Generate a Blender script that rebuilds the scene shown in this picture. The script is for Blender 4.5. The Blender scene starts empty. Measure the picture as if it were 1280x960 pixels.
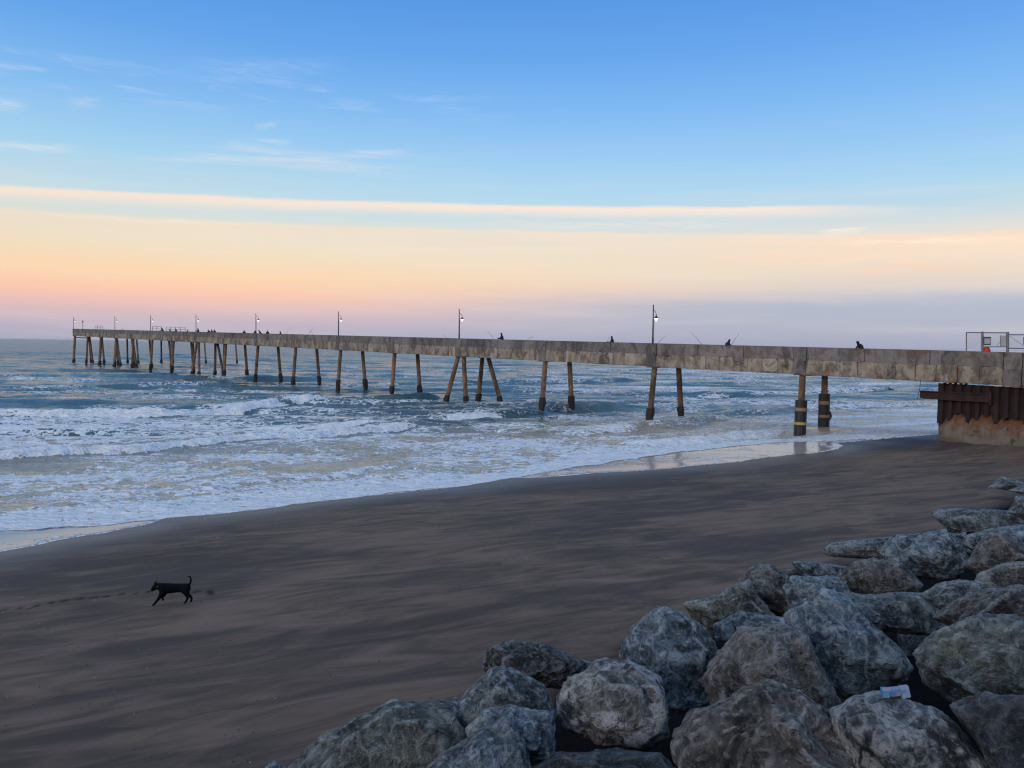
import bpy, bmesh, math, random
import numpy as np
from mathutils import Vector, Matrix

# ------------------------------------------------------------------ camera
scn = bpy.context.scene
F_PX = 962.0                       # focal length in photo pixels (1280 wide)
PITCH = math.atan(49.0 / F_PX)
ROLL = 0.0125                      # the photograph's horizon falls a little to the right
CAM_H = 6.7
cd = bpy.data.cameras.new("camera")
cd.sensor_width = 36.0
cd.lens = F_PX / 1280 * 36
cd.clip_start = 0.1
cd.clip_end = 40000
cam = bpy.data.objects.new("camera", cd)
scn.collection.objects.link(cam)
cam.matrix_world = Matrix.Translation((0, 0, CAM_H)) @ Matrix.Rotation(math.pi / 2 - PITCH, 4, 'X') @ Matrix.Rotation(ROLL, 4, 'Z')
scn.camera = cam

# ------------------------------------------------------------------ colour management
scn.view_settings.view_transform = 'Standard'
scn.view_settings.look = 'None'
scn.view_settings.exposure = 0.0
scn.view_settings.gamma = 1.0
scn.view_settings.use_curve_mapping = False
scn.cycles.use_denoising = True
scn.cycles.filter_width = 1.2

SUN_EL = math.radians(17)
SUN_AZ = math.radians(215)          # compass-like: 0 = +Y (ahead), clockwise to +X; 215 = behind, to the left


def lin(c):
    return tuple(((v / 255) / 12.92 if v <= 10 else (((v / 255) + 0.055) / 1.055) ** 2.4) for v in c)


class NT:
    """small node builder"""
    def __init__(s, tree):
        s.t = tree

    def n(s, typ, **kw):
        nd = s.t.nodes.new(typ)
        for k, v in kw.items():
            setattr(nd, k, v)
        return nd

    def link(s, a, b):
        s.t.links.new(a, b)

    def m(s, op, a, b=None, c=None, clamp=False):
        nd = s.n('ShaderNodeMath', operation=op)
        nd.use_clamp = clamp
        for i, v in enumerate((a, b, c)):
            if v is None:
                continue
            if isinstance(v, (int, float)):
                nd.inputs[i].default_value = v
            else:
                s.link(v, nd.inputs[i])
        return nd.outputs[0]

    def mix(s, f, a, b, typ='MIX'):
        nd = s.n('ShaderNodeMix', data_type='RGBA', blend_type=typ)
        for sock, v in ((nd.inputs[0], f), (nd.inputs[6], a), (nd.inputs[7], b)):
            if isinstance(v, (int, float)):
                sock.default_value = v
            elif isinstance(v, tuple):
                sock.default_value = v if len(v) == 4 else v + (1,)
            else:
                s.link(v, sock)
        return nd.outputs[2]

    def ramp(s, f, stops, interp='LINEAR'):
        nd = s.n('ShaderNodeValToRGB')
        cr = nd.color_ramp
        cr.interpolation = interp
        while len(cr.elements) < len(stops):
            cr.elements.new(0.5)
        for e, (p, c) in zip(cr.elements, stops):
            e.position = p
            e.color = (c, c, c, 1) if isinstance(c, (int, float)) else tuple(c) + (1,)
        s.link(f, nd.inputs[0])
        return nd.outputs[0]

    def noise(s, vec, scale, detail=4, rough=0.55, dist=0.0):
        nd = s.n('ShaderNodeTexNoise')
        nd.inputs['Scale'].default_value = scale
        nd.inputs['Detail'].default_value = detail
        nd.inputs['Roughness'].default_value = rough
        nd.inputs['Distortion'].default_value = dist
        if vec is not None:
            s.link(vec, nd.inputs['Vector'])
        return nd.outputs['Fac']

    def mapping(s, vec, scale=(1, 1, 1), rot=(0, 0, 0), loc=(0, 0, 0)):
        nd = s.n('ShaderNodeMapping')
        nd.inputs['Scale'].default_value = scale
        nd.inputs['Rotation'].default_value = rot
        nd.inputs['Location'].default_value = loc
        s.link(vec, nd.inputs['Vector'])
        return nd.outputs[0]

    def smooth(s, v, a, b):
        nd = s.n('ShaderNodeMapRange', interpolation_type='SMOOTHSTEP')
        nd.inputs[1].default_value = a
        nd.inputs[2].default_value = b
        s.link(v, nd.inputs[0])
        return nd.outputs[0]


# ------------------------------------------------------------------ world: dawn sky opposite the sun
world = bpy.data.worlds.new("World")
scn.world = world
world.use_nodes = True
wt = world.node_tree
wt.nodes.clear()
W = NT(wt)
wout = W.n('ShaderNodeOutputWorld')
wbg = W.n('ShaderNodeBackground')
tc = W.n('ShaderNodeTexCoord')
sep = W.n('ShaderNodeSeparateXYZ')
W.link(tc.outputs['Generated'], sep.inputs[0])
dx, dy, dz = sep.outputs
el = W.m('MULTIPLY', W.m('ARCSINE', dz), 57.29578)             # degrees
az = W.m('MULTIPLY', W.m('ARCTAN2', dx, dy), 57.29578)
el01 = W.m('DIVIDE', W.m('MAXIMUM', el, 0.0), 90.0, clamp=True)


def stops(lst):
    return [(e / 90.0, lin(c)) for e, c in lst]


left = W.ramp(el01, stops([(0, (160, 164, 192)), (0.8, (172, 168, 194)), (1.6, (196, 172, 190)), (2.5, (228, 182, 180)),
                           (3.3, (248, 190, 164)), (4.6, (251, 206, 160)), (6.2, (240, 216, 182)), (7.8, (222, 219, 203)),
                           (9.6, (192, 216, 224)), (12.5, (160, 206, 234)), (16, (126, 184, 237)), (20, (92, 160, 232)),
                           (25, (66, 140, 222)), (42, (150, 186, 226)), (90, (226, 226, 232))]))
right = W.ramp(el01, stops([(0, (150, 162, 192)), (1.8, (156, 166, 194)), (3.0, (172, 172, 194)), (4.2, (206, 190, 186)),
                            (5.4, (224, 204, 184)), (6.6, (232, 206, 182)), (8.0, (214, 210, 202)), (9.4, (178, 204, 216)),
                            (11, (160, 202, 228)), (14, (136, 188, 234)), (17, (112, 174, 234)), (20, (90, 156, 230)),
                            (25, (64, 136, 220)), (42, (150, 186, 226)), (90, (226, 226, 232))]))  # both ramps paled overhead, out of view, to add fill light
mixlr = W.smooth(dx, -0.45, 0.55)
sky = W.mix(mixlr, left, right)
# cirrus: long thin sheets of ice cloud, low over the horizon
cv = W.n('ShaderNodeCombineXYZ')
W.link(W.m('MULTIPLY', az, 0.035), cv.inputs[0])
W.link(W.m('MULTIPLY', el, 0.55), cv.inputs[1])
n1 = W.noise(cv.outputs[0], 1.0, 6, 0.6, 0.25)
cv2 = W.n('ShaderNodeCombineXYZ')
W.link(W.m('MULTIPLY', az, 0.16), cv2.inputs[0])
W.link(W.m('MULTIPLY', el, 1.3), cv2.inputs[1])
n2 = W.noise(cv2.outputs[0], 1.0, 5, 0.6, 0.4)


def streak(c0, c1, c2, up, dn, amp, jit):
    """a cloud sheet whose upper edge follows c0 + c1 az + c2 az^2 degrees"""
    ctr = W.m('ADD', W.m('ADD', W.m('MULTIPLY', az, c1), W.m('MULTIPLY', W.m('MULTIPLY', az, az), c2)), c0)
    ctr = W.m('ADD', ctr, W.m('MULTIPLY', W.m('SUBTRACT', n2, 0.5), jit))
    d = W.m('SUBTRACT', el, ctr)
    a = W.smooth(d, up, 0.0)
    b = W.smooth(d, -dn, 0.0)
    return W.m('MULTIPLY', W.m('MULTIPLY', a, b), amp)


fadeR = W.smooth(az, 30.0, 16.0)
s1 = W.m('MULTIPLY', streak(10.0, -0.0043, -0.00087, 0.30, 1.0, 0.85, 0.35), fadeR)
s2 = W.m('MULTIPLY', streak(8.2, -0.0097, -0.00073, 0.30, 1.8, 0.8, 0.55), W.smooth(n1, 0.1, 0.65))
s3 = W.m('MULTIPLY', streak(7.6, 0.004, -0.0004, 0.25, 1.6, 0.6, 0.9), W.smooth(az, 4.0, 30.0))
s4 = W.m('MULTIPLY', W.m('MULTIPLY', streak(13.0, -0.02, -0.0008, 1.2, 1.6, 0.5, 2.2), W.smooth(n1, 0.52, 0.72)), W.smooth(az, 2.0, -20.0))
s5 = W.m('MULTIPLY', W.m('MULTIPLY', streak(17.0, 0.0, -0.001, 1.5, 2.4, 0.35, 2.5), W.smooth(n2, 0.5, 0.7)), W.smooth(az, 6.0, -14.0))


def sky_dir(x, y):
    """azimuth and elevation, in degrees, of a pixel of the photograph"""
    u, v = (x - 640) / F_PX, (480 - y) / F_PX
    u, v = u * math.cos(ROLL) - v * math.sin(ROLL), v * math.cos(ROLL) + u * math.sin(ROLL)
    f, z = math.cos(PITCH) + v * math.sin(PITCH), v * math.cos(PITCH) - math.sin(PITCH)
    return math.degrees(math.atan2(u, f)), math.degrees(math.atan2(z, math.hypot(u, f)))


def wisp(x0, y0, x1, y1, half, amp, col, ragged=0.5):
    """a wisp of cirrus between two directions"""
    global sky
    (a0, e0), (a1, e1) = sky_dir(x0, y0), sky_dir(x1, y1)
    sl_ = (e1 - e0) / (a1 - a0)
    d = W.m('SUBTRACT', el, W.m('ADD', W.m('MULTIPLY', W.m('SUBTRACT', az, a0), sl_), e0))
    d = W.m('ADD', d, W.m('MULTIPLY', W.m('SUBTRACT', n2, 0.5), ragged))
    g = W.m('MULTIPLY', W.smooth(d, half, 0.0), W.smooth(d, -half * 1.6, 0.0))
    m_ = 0.5 * (a0 + a1)
    w_ = 0.5 * (a1 - a0)
    e_ = W.smooth(W.m('ABSOLUTE', W.m('SUBTRACT', az, m_)), w_ * 1.15, w_ * 0.25)
    n_ = W.smooth(n3, 0.30, 0.72)
    sky = W.mix(W.m('MULTIPLY', W.m('MULTIPLY', g, e_), W.m('MULTIPLY', n_, amp)), sky, lin(col))


cv3 = W.n('ShaderNodeCombineXYZ')
W.link(W.m('MULTIPLY', az, 0.35), cv3.inputs[0])
W.link(W.m('MULTIPLY', W.m('ADD', el, W.m('MULTIPLY', az, 0.03)), 3.2), cv3.inputs[1])
n3 = W.noise(cv3.outputs[0], 1.0, 6, 0.66, 0.8)
warmc = lin((255, 226, 200))
sky = W.mix(W.m('MULTIPLY', s5, 0.8), sky, lin((222, 226, 240)))
sky = W.mix(s4, sky, lin((236, 226, 226)))
sky = W.mix(s2, sky, lin((246, 216, 184)))
sky = W.mix(s3, sky, lin((250, 206, 172)))
sky = W.mix(s1, sky, warmc)
wh = (244, 236, 232)
wisp(-60, 180, 110, 184, 0.35, 0.54, wh, 0.4)
wisp(-40, 128, 40, 130, 0.5, 0.42, wh, 0.6)
wisp(80, 128, 130, 126, 0.4, 0.27, wh, 0.6)
wisp(280, 178, 370, 176, 0.35, 0.36, wh, 0.5)
wisp(420, 192, 520, 188, 0.3, 0.36, wh, 0.4)
wisp(315, 158, 350, 155, 0.3, 0.30, wh, 0.4)
wisp(130, 196, 480, 196, 0.22, 0.30, wh, 0.3)
wisp(200, 84, 430, 78, 0.7, 0.27, (206, 222, 244), 0.9)
wisp(-40, 262, 430, 282, 0.25, 0.6, (252, 230, 206), 0.4)
wisp(-40, 290, 700, 312, 0.6, 0.4, (250, 220, 186), 0.6)
wisp(1020, 292, 1090, 284, 0.32, 0.8, (252, 228, 206), 0.5)
wisp(1000, 303, 1340, 296, 0.3, 0.85, (255, 228, 200), 0.5)
wisp(840, 322, 1340, 318, 0.9, 0.6, (252, 208, 172), 1.0)
wisp(1020, 338, 1340, 332, 0.8, 0.55, (244, 190, 160), 1.0)
wisp(1100, 350, 1400, 356, 0.8, 0.4, (214, 190, 190), 1.0)
wisp(600, 362, 1340, 380, 0.5, 0.45, (226, 198, 190), 0.8)
wisp(1060, 262, 1240, 262, 0.35, 0.4, (226, 222, 220), 0.6)
wisp(560, 276, 1000, 276, 0.4, 0.5, (250, 228, 206), 0.6)
# grey-violet cloud bank on the right, broken by noise
bank = W.m('MULTIPLY', W.smooth(W.m('ADD', el, W.m('MULTIPLY', n2, 1.2)), 4.8, 3.2), W.smooth(az, -14.0, 22.0))
sky = W.mix(W.m('MULTIPLY', bank, 0.9), sky, lin((154, 160, 190)))
veil = W.m('MULTIPLY', W.smooth(n1, 0.42, 0.75), W.m('MULTIPLY', W.smooth(el, 16.0, 9.0), 0.22))
sky = W.mix(veil, sky, lin((240, 226, 214)))
ns = W.n('ShaderNodeTexSky', sky_type='NISHITA')
ns.sun_disc = False
ns.sun_elevation = SUN_EL
ns.sun_rotation = SUN_AZ
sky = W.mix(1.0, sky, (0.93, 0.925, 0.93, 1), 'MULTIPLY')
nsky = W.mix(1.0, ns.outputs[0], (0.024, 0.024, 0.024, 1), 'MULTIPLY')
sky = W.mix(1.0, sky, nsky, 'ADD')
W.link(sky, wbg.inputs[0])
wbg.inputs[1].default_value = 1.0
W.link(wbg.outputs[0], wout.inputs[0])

# ------------------------------------------------------------------ sun: weak, wide glow of the dawn behind the camera
sl = bpy.data.lights.new("sun", 'SUN')
sl.energy = 0.8
sl.angle = math.radians(25)
sl.color = (1.0, 0.74, 0.50)
sun = bpy.data.objects.new("sun", sl)
scn.collection.objects.link(sun)
sd = Vector((math.sin(SUN_AZ) * math.cos(SUN_EL), math.cos(SUN_AZ) * math.cos(SUN_EL), math.sin(SUN_EL)))
sun.rotation_euler = sd.to_track_quat('Z', 'Y').to_euler()
sun.location = (-20, -30, 30)

# ------------------------------------------------------------------ helpers
COL = scn.collection
CP, SP = math.cos(PITCH), math.sin(PITCH)
FW = np.array([0, CP, -SP])
_up, _rt = np.array([0, SP, CP]), np.array([1.0, 0, 0])
RT = _rt * math.cos(ROLL) + _up * math.sin(ROLL)
UP = _up * math.cos(ROLL) - _rt * math.sin(ROLL)
CAM = np.array([0, 0, CAM_H])


def ray(x, y):
    return RT * ((x - 640) / F_PX) + FW + UP * ((480 - y) / F_PX)


def on_level(x, y, h=0.0):
    """point where the pixel's ray meets the level h"""
    d = ray(x, y)
    return CAM + d * ((h - CAM_H) / d[2])


def at_depth(x, y, z):
    return CAM + ray(x, y) * z


def to_px(p):
    r = np.asarray(p) - CAM
    z = r @ FW
    return 640 + F_PX * (r @ RT) / z, 480 - F_PX * (r @ UP) / z


def props(o, label=None, cat=None, group=None, kind=None):
    if label:
        o['label'] = label
    if cat:
        o['category'] = cat
    if group:
        o['group'] = group
    if kind:
        o['kind'] = kind
    return o


def empty(name, loc):
    o = bpy.data.objects.new(name, None)
    o.empty_display_size = 0.2
    COL.objects.link(o)
    o.location = loc
    return o


def mesh_obj(name, verts, faces, mat, parent=None, smooth=False, loc=None):
    """verts in world coordinates; the object sits at its parent's place or at loc"""
    me = bpy.data.meshes.new(name)
    off = np.array(parent_world(parent)) if parent is not None else (np.array(loc) if loc is not None else np.zeros(3))
    v = np.asarray(verts, dtype=float) - off
    me.from_pydata(v.tolist(), [], faces)
    me.update()
    if smooth:
        me.polygons.foreach_set('use_smooth', [True] * len(me.polygons))
    o = bpy.data.objects.new(name, me)
    COL.objects.link(o)
    if parent is not None:
        o.parent = parent
    elif loc is not None:
        o.location = loc
    if mat is not None:
        me.materials.append(mat)
    return o


def parent_world(p):
    v = Vector((0, 0, 0))
    while p is not None:
        v += p.location
        p = p.parent
    return v


BOXF = [(0, 1, 2, 3), (7, 6, 5, 4), (0, 4, 5, 1), (1, 5, 6, 2), (2, 6, 7, 3), (3, 7, 4, 0)]


def tube(p0, p1, r0, r1, n=8, cap=True):
    p0, p1 = np.array(p0, float), np.array(p1, float)
    d = p1 - p0
    d /= np.linalg.norm(d)
    a = np.cross(d, [0, 0, 1.0] if abs(d[2]) < 0.9 else [1.0, 0, 0])
    a /= np.linalg.norm(a)
    b = np.cross(d, a)
    vs, fs = [], []
    for p, r in ((p0, r0), (p1, r1)):
        for i in range(n):
            t = 2 * math.pi * i / n
            vs.append(p + r * (math.cos(t) * a + math.sin(t) * b))
    for i in range(n):
        j = (i + 1) % n
        fs.append((i, j, n + j, n + i))
    if cap:
        fs.append(tuple(range(n))[::-1])
        fs.append(tuple(range(n, 2 * n)))
    return vs, fs


def join(parts):
    V, Fc = [], []
    for vs, fs in parts:
        o = len(V)
        V.extend(vs)
        Fc.extend([tuple(i + o for i in f) for f in fs])
    return V, Fc


def polytube(pts, rs, n=8):
    pts = [np.array(p, float) for p in pts]
    vs, fs = [], []
    for k, p in enumerate(pts):
        q0, q1 = pts[max(k - 1, 0)], pts[min(k + 1, len(pts) - 1)]
        d = q1 - q0
        d /= np.linalg.norm(d)
        a = np.cross(d, [0.31, 0.95, 0.02])
        a /= np.linalg.norm(a)
        b = np.cross(d, a)
        r = rs[k] if hasattr(rs, '__len__') else rs
        for i in range(n):
            t = 2 * math.pi * i / n
            vs.append(p + r * (math.cos(t) * a + math.sin(t) * b))
    for k in range(len(pts) - 1):
        for i in range(n):
            j = (i + 1) % n
            fs.append((k * n + i, k * n + j, (k + 1) * n + j, (k + 1) * n + i))
    fs.append(tuple(range(n))[::-1])
    fs.append(tuple(range((len(pts) - 1) * n, len(pts) * n)))
    return vs, fs


def _hash(ix, iy, iz, seed):
    h = (ix.astype(np.int64) * 374761393 + iy.astype(np.int64) * 668265263 + iz.astype(np.int64) * 2147483647 + seed * 1274126177) & 0xFFFFFFFF
    h = ((h ^ (h >> 13)) * 1274126177) & 0xFFFFFFFF
    h = ((h ^ (h >> 16)) * 2246822519) & 0xFFFFFFFF
    return ((h ^ (h >> 15)) & 0xFFFFFF).astype(np.float64) / 0xFFFFFF


def vnoise(x, y, z=None, seed=0):
    if z is None:
        z = np.zeros_like(x)
    fx, fy, fz = np.floor(x), np.floor(y), np.floor(z)
    tx, ty, tz = x - fx, y - fy, z - fz
    tx, ty, tz = [t * t * t * (t * (t * 6 - 15) + 10) for t in (tx, ty, tz)]
    r = 0
    for a in (0, 1):
        for b in (0, 1):
            for c in (0, 1):
                w = (tx if a else 1 - tx) * (ty if b else 1 - ty) * (tz if c else 1 - tz)
                r = r + w * _hash(fx + a, fy + b, fz + c, seed)
    return r * 2 - 1


def fbm(x, y, z=None, seed=0, octv=4, gain=0.5):
    r, a, f = 0, 1.0, 1.0
    for i in range(octv):
        r = r + a * vnoise(x * f + i * 17.3, y * f - i * 9.1, None if z is None else z * f + i * 5.7, seed + i)
        a *= gain
        f *= 2.03
    return r


def sstep(v, a, b):
    t = np.clip((v - a) / (b - a), 0, 1)
    return t * t * (3 - 2 * t)


def mat_new(name):
    m = bpy.data.materials.new(name)
    m.use_nodes = True
    t = m.node_tree
    t.nodes.clear()
    k = NT(t)
    out = k.n('ShaderNodeOutputMaterial')
    b = k.n('ShaderNodeBsdfPrincipled')
    k.link(b.outputs[0], out.inputs[0])
    return m, k, b


def obj_co(k):
    return k.n('ShaderNodeTexCoord').outputs['Object']


def world_co(k):
    return k.n('ShaderNodeNewGeometry').outputs['Position']


def bump(k, b, h, strength, dist):
    nd = k.n('ShaderNodeBump')
    nd.inputs['Strength'].default_value = strength
    nd.inputs['Distance'].default_value = dist
    k.link(h, nd.inputs['Height'])
    k.link(nd.outputs[0], b.inputs['Normal'])
    return nd


def attr(k, name):
    return k.n('ShaderNodeAttribute', attribute_name=name).outputs['Fac']


def simple_mat(name, col, rough=0.7, metal=0.0, var=0.25, scale=6.0, bumps=0.0):
    m, k, b = mat_new(name)
    co = obj_co(k)
    f = k.noise(co, scale, 5, 0.6)
    c = k.mix(f, tuple(v * (1 - var) for v in col), tuple(min(1, v * (1 + var)) for v in col))
    k.link(c, b.inputs['Base Color'])
    b.inputs['Roughness'].default_value = rough
    b.inputs['Metallic'].default_value = metal
    if bumps:
        bump(k, b, f, 0.5, bumps)
    return m


def emit_mat(name, col, s):
    m, k, b = mat_new(name)
    b.inputs['Base Color'].default_value = (*col, 1)
    b.inputs['Roughness'].default_value = 0.2
    b.inputs['Emission Color'].default_value = (*col, 1)
    b.inputs['Emission Strength'].default_value = s
    return m


# ------------------------------------------------------------------ the shore: waterline and heights
# edge of the wash on the sand: pixel x, pixel y, height of the sand there
WL = [(-420, 772, 0.0), (-200, 728, 0.0), (0, 690, 0.02), (60, 679, 0.02), (120, 668, 0.02), (175, 657, 0.03), (209, 648, 0.03), (269, 644, 0.04), (330, 637, 0.05), (400, 627, 0.06),
      (490, 617, 0.07), (584, 607, 0.08), (640, 598, 0.09), (700, 595, 0.10), (760, 591, 0.11), (855, 584, 0.14), (908, 579, 0.16),
      (963, 571, 0.2), (1025, 566, 0.24), (1046, 561, 0.28), (1056, 557, 0.30), (1046, 554, 0.32), (1088, 550.5, 0.55), (1130, 547, 0.85), (1177, 543.5, 1.10)]
wl = [on_level(x, y, h) for x, y, h in WL]
rightdir = np.array([0.80, 0.60, 0])
wl.append(wl[-1] + rightdir * 6)
wl.append(wl[-1] + rightdir * 900)
wl.insert(0, wl[0] + np.array([-0.80, -0.60, 0]) * 900)
wl = np.array(wl)
wle = wl[:, 2].copy()


_t = wl[:, 0] * 0.8 + wl[:, 1] * 0.6
_o = np.argsort(_t)
WT, WE = _t[_o], wle[_o]


def polyline_dist(px, py, line, val=None):
    """distance to a polyline, the value interpolated along it and the side (+ left of travel)"""
    best = np.full(px.shape, 1e18)
    v = np.zeros(px.shape)
    for i in range(len(line) - 1):
        ax, ay = line[i][0], line[i][1]
        bx, by = line[i + 1][0] - ax, line[i + 1][1] - ay
        L2 = bx * bx + by * by
        t = np.clip(((px - ax) * bx + (py - ay) * by) / L2, 0, 1)
        d = (px - ax - t * bx) ** 2 + (py - ay - t * by) ** 2
        m = d < best
        best = np.where(m, d, best)
        if val is not None:
            v = np.where(m, val[i] + t * (val[i + 1] - val[i]), v)
    return np.sqrt(best), v


sea_poly = np.vstack([wl[:, :2], [[1500, 20000], [-20000, 20000], [-20000, -500]]])


def inside(px, py, poly):
    c = np.zeros(px.shape, bool)
    n = len(poly)
    for i in range(n):
        x0, y0 = poly[i]
        x1, y1 = poly[(i + 1) % n]
        if y0 == y1:
            continue
        cond = ((y0 > py) != (y1 > py)) & (px < (x1 - x0) * (py - y0) / (y1 - y0) + x0)
        c ^= cond
    return c


def shore(px, py):
    """s > 0 out at sea, and the height of the sand at the nearest point of the waterline"""
    d, _ = polyline_dist(px, py, wl)
    e = np.interp(px * 0.8 + py * 0.6, WT, WE)
    s_ = np.where(inside(px, py, sea_poly), d, -d)
    lobe = 0.20 * vnoise(px * 0.40, py * 0.40, seed=91) + 0.09 * vnoise(px * 1.3, py * 1.3, seed=92)
    return s_ + lobe * (1 - sstep(np.abs(s_), 1.0, 4.0)), e


TOE0 = np.array([-3.4, 10.6])
NIN = np.array([0.664, -0.746])


def toe(px, py):
    return (px - TOE0[0]) * NIN[0] + (py - TOE0[1]) * NIN[1]


def sand_h(px, py, detail=True):
    s, e = shore(px, py)
    h = np.where(s > 0, e - 0.055 * np.minimum(s, 40), e + (1 - e * 0.5) * 1.25 * (1 - np.exp(s / 24.0)))
    T = toe(px, py)
    emb = np.minimum(0.15 + 0.40 * T, 4.8)
    h = np.where(T > 0.2, np.maximum(h, emb), h)
    if detail:
        fade = sstep(-s, 0.3, 5.0)
        h = h + fade * (0.035 * vnoise(px * 0.25 + py * 0.1, py * 0.33, seed=3) + 0.014 * vnoise(px * 0.9, py * 1.2, seed=4))
    return h, s, e


# ------------------------------------------------------------------ sand
def axis(segs):
    out = []
    for a, b, st in segs:
        n = max(1, int(round((b - a) / st)))
        out.extend(np.linspace(a, b, n, endpoint=False))
    out.append(segs[-1][1])
    return np.array(out)


def grid_faces(nr, nc):
    i = np.arange((nr - 1) * (nc - 1))
    r, c = i // (nc - 1), i % (nc - 1)
    a = r * nc + c
    return np.stack([a, a + 1, a + nc + 1, a + nc], 1)


def grid_obj(name, X, Y, Z, mat, attrs):
    nr, nc = X.shape
    me = bpy.data.meshes.new(name)
    nv = nr * nc
    f = grid_faces(nr, nc)
    me.vertices.add(nv)
    me.vertices.foreach_set('co', np.stack([X.ravel(), Y.ravel(), Z.ravel()], 1).ravel())
    me.loops.add(f.size)
    me.loops.foreach_set('vertex_index', f.ravel())
    me.polygons.add(len(f))
    me.polygons.foreach_set('loop_start', np.arange(len(f)) * 4)
    me.polygons.foreach_set('use_smooth', np.ones(len(f), bool))
    me.update(calc_edges=True)
    for k, v in attrs.items():
        a = me.attributes.new(k, 'FLOAT', 'POINT')
        a.data.foreach_set('value', v.ravel().astype(np.float32))
    me.materials.append(mat)
    o = bpy.data.objects.new(name, me)
    COL.objects.link(o)
    return o


def sand_material():
    m, k, b = mat_new("wet_dark_sand")
    co = world_co(k)
    ang = -math.atan2(0.40, 0.92)
    al = k.mapping(co, rot=(0, 0, ang))                     # x along the shore, y out to sea
    big = k.noise(k.mapping(al, scale=(0.085, 0.24, 0.3)), 1.0, 6, 0.62, 1.0)
    mid = k.noise(k.mapping(al, scale=(0.34, 1.3, 1.0)), 1.0, 6, 0.64, 1.2)
    fine = k.noise(co, 35.0, 4, 0.7)
    gr = k.noise(co, 220.0, 2, 0.7)
    f = k.m('ADD', k.m('MULTIPLY', big, 0.58), k.m('MULTIPLY', mid, 0.54))
    f = k.smooth(f, 0.44, 0.72)
    c = k.mix(f, (0.062, 0.046, 0.038, 1), (0.185, 0.126, 0.088, 1))
    c = k.mix(k.m('MULTIPLY', k.m('SUBTRACT', fine, 0.5), 1.0), c, (0.15, 0.13, 0.12, 1))
    c = k.mix(k.smooth(gr, 0.62, 0.80), c, (0.02, 0.02, 0.022, 1))
    wet = attr(k, 'wet')
    dent = attr(k, 'dent')
    c = k.mix(k.m('MULTIPLY', wet, 0.45), c, (0.042, 0.037, 0.037, 1))
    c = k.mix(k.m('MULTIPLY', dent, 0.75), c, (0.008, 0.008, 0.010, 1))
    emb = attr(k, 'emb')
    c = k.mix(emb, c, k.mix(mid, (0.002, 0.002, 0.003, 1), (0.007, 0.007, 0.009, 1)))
    k.link(c, b.inputs['Base Color'])
    r = k.m('SUBTRACT', 0.86, k.m('MULTIPLY', k.m('MULTIPLY', wet, wet), 0.46))
    k.link(r, b.inputs['Roughness'])
    k.link(k.m('SUBTRACT', 0.3, k.m('MULTIPLY', emb, 0.28)), b.inputs['Specular IOR Level'])
    h = k.m('ADD', k.m('MULTIPLY', mid, 1.0), k.m('MULTIPLY', fine, 0.18))
    h = k.m('MULTIPLY', h, k.m('SUBTRACT', 1.0, k.m('MULTIPLY', wet, 0.8)))
    bump(k, b, h, 0.8, 0.07)
    return m


PRINTS = [(4, 762, .30), (26, 759.5, .30), (46, 756.5, .28), (64, 753, .24), (102, 747.5, .34), (119, 746, .34), (134, 745, .26), (152, 741.5, .22), (170, 741, .16),
          (186, 739, .26), (246, 739.5, .44), (263, 739, .30), (264, 742, .30), (82, 750.5, .18), (-20, 766, .3), (-46, 770, .3)]
M_SAND = sand_material()
gx = axis([(-900, -60, 40), (-60, -30, 1.0), (-30, -14.5, 0.25), (-14.5, -6, 0.06), (-6, 32, 0.2), (32, 60, 1.0), (60, 900, 40)])
gy = axis([(-600, -40, 40), (-40, 2, 1.5), (2, 18, 0.2), (18, 20.6, 0.045), (20.6, 62, 0.2), (62, 100, 1.5), (100, 600, 50)])
SX, SY = np.meshgrid(gx, gy)
SH, Ss, Se = sand_h(SX, SY)
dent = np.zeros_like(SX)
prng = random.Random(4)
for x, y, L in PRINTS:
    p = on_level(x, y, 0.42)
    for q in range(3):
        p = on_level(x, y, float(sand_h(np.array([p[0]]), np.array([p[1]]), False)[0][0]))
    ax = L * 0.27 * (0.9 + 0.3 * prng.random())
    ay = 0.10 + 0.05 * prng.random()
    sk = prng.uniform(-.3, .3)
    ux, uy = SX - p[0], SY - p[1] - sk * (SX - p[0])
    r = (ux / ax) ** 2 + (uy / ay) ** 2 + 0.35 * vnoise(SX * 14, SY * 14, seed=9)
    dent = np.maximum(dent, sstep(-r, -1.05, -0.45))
SH = SH - 0.045 * dent
wet = sstep(Ss, -5.5 + 1.2 * vnoise(SX * 0.2, SY * 0.2, seed=5), -0.3)
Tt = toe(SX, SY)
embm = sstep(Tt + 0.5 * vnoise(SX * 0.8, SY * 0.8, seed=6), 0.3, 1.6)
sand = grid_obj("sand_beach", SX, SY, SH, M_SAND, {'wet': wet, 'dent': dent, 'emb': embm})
props(sand, kind='structure')


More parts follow.
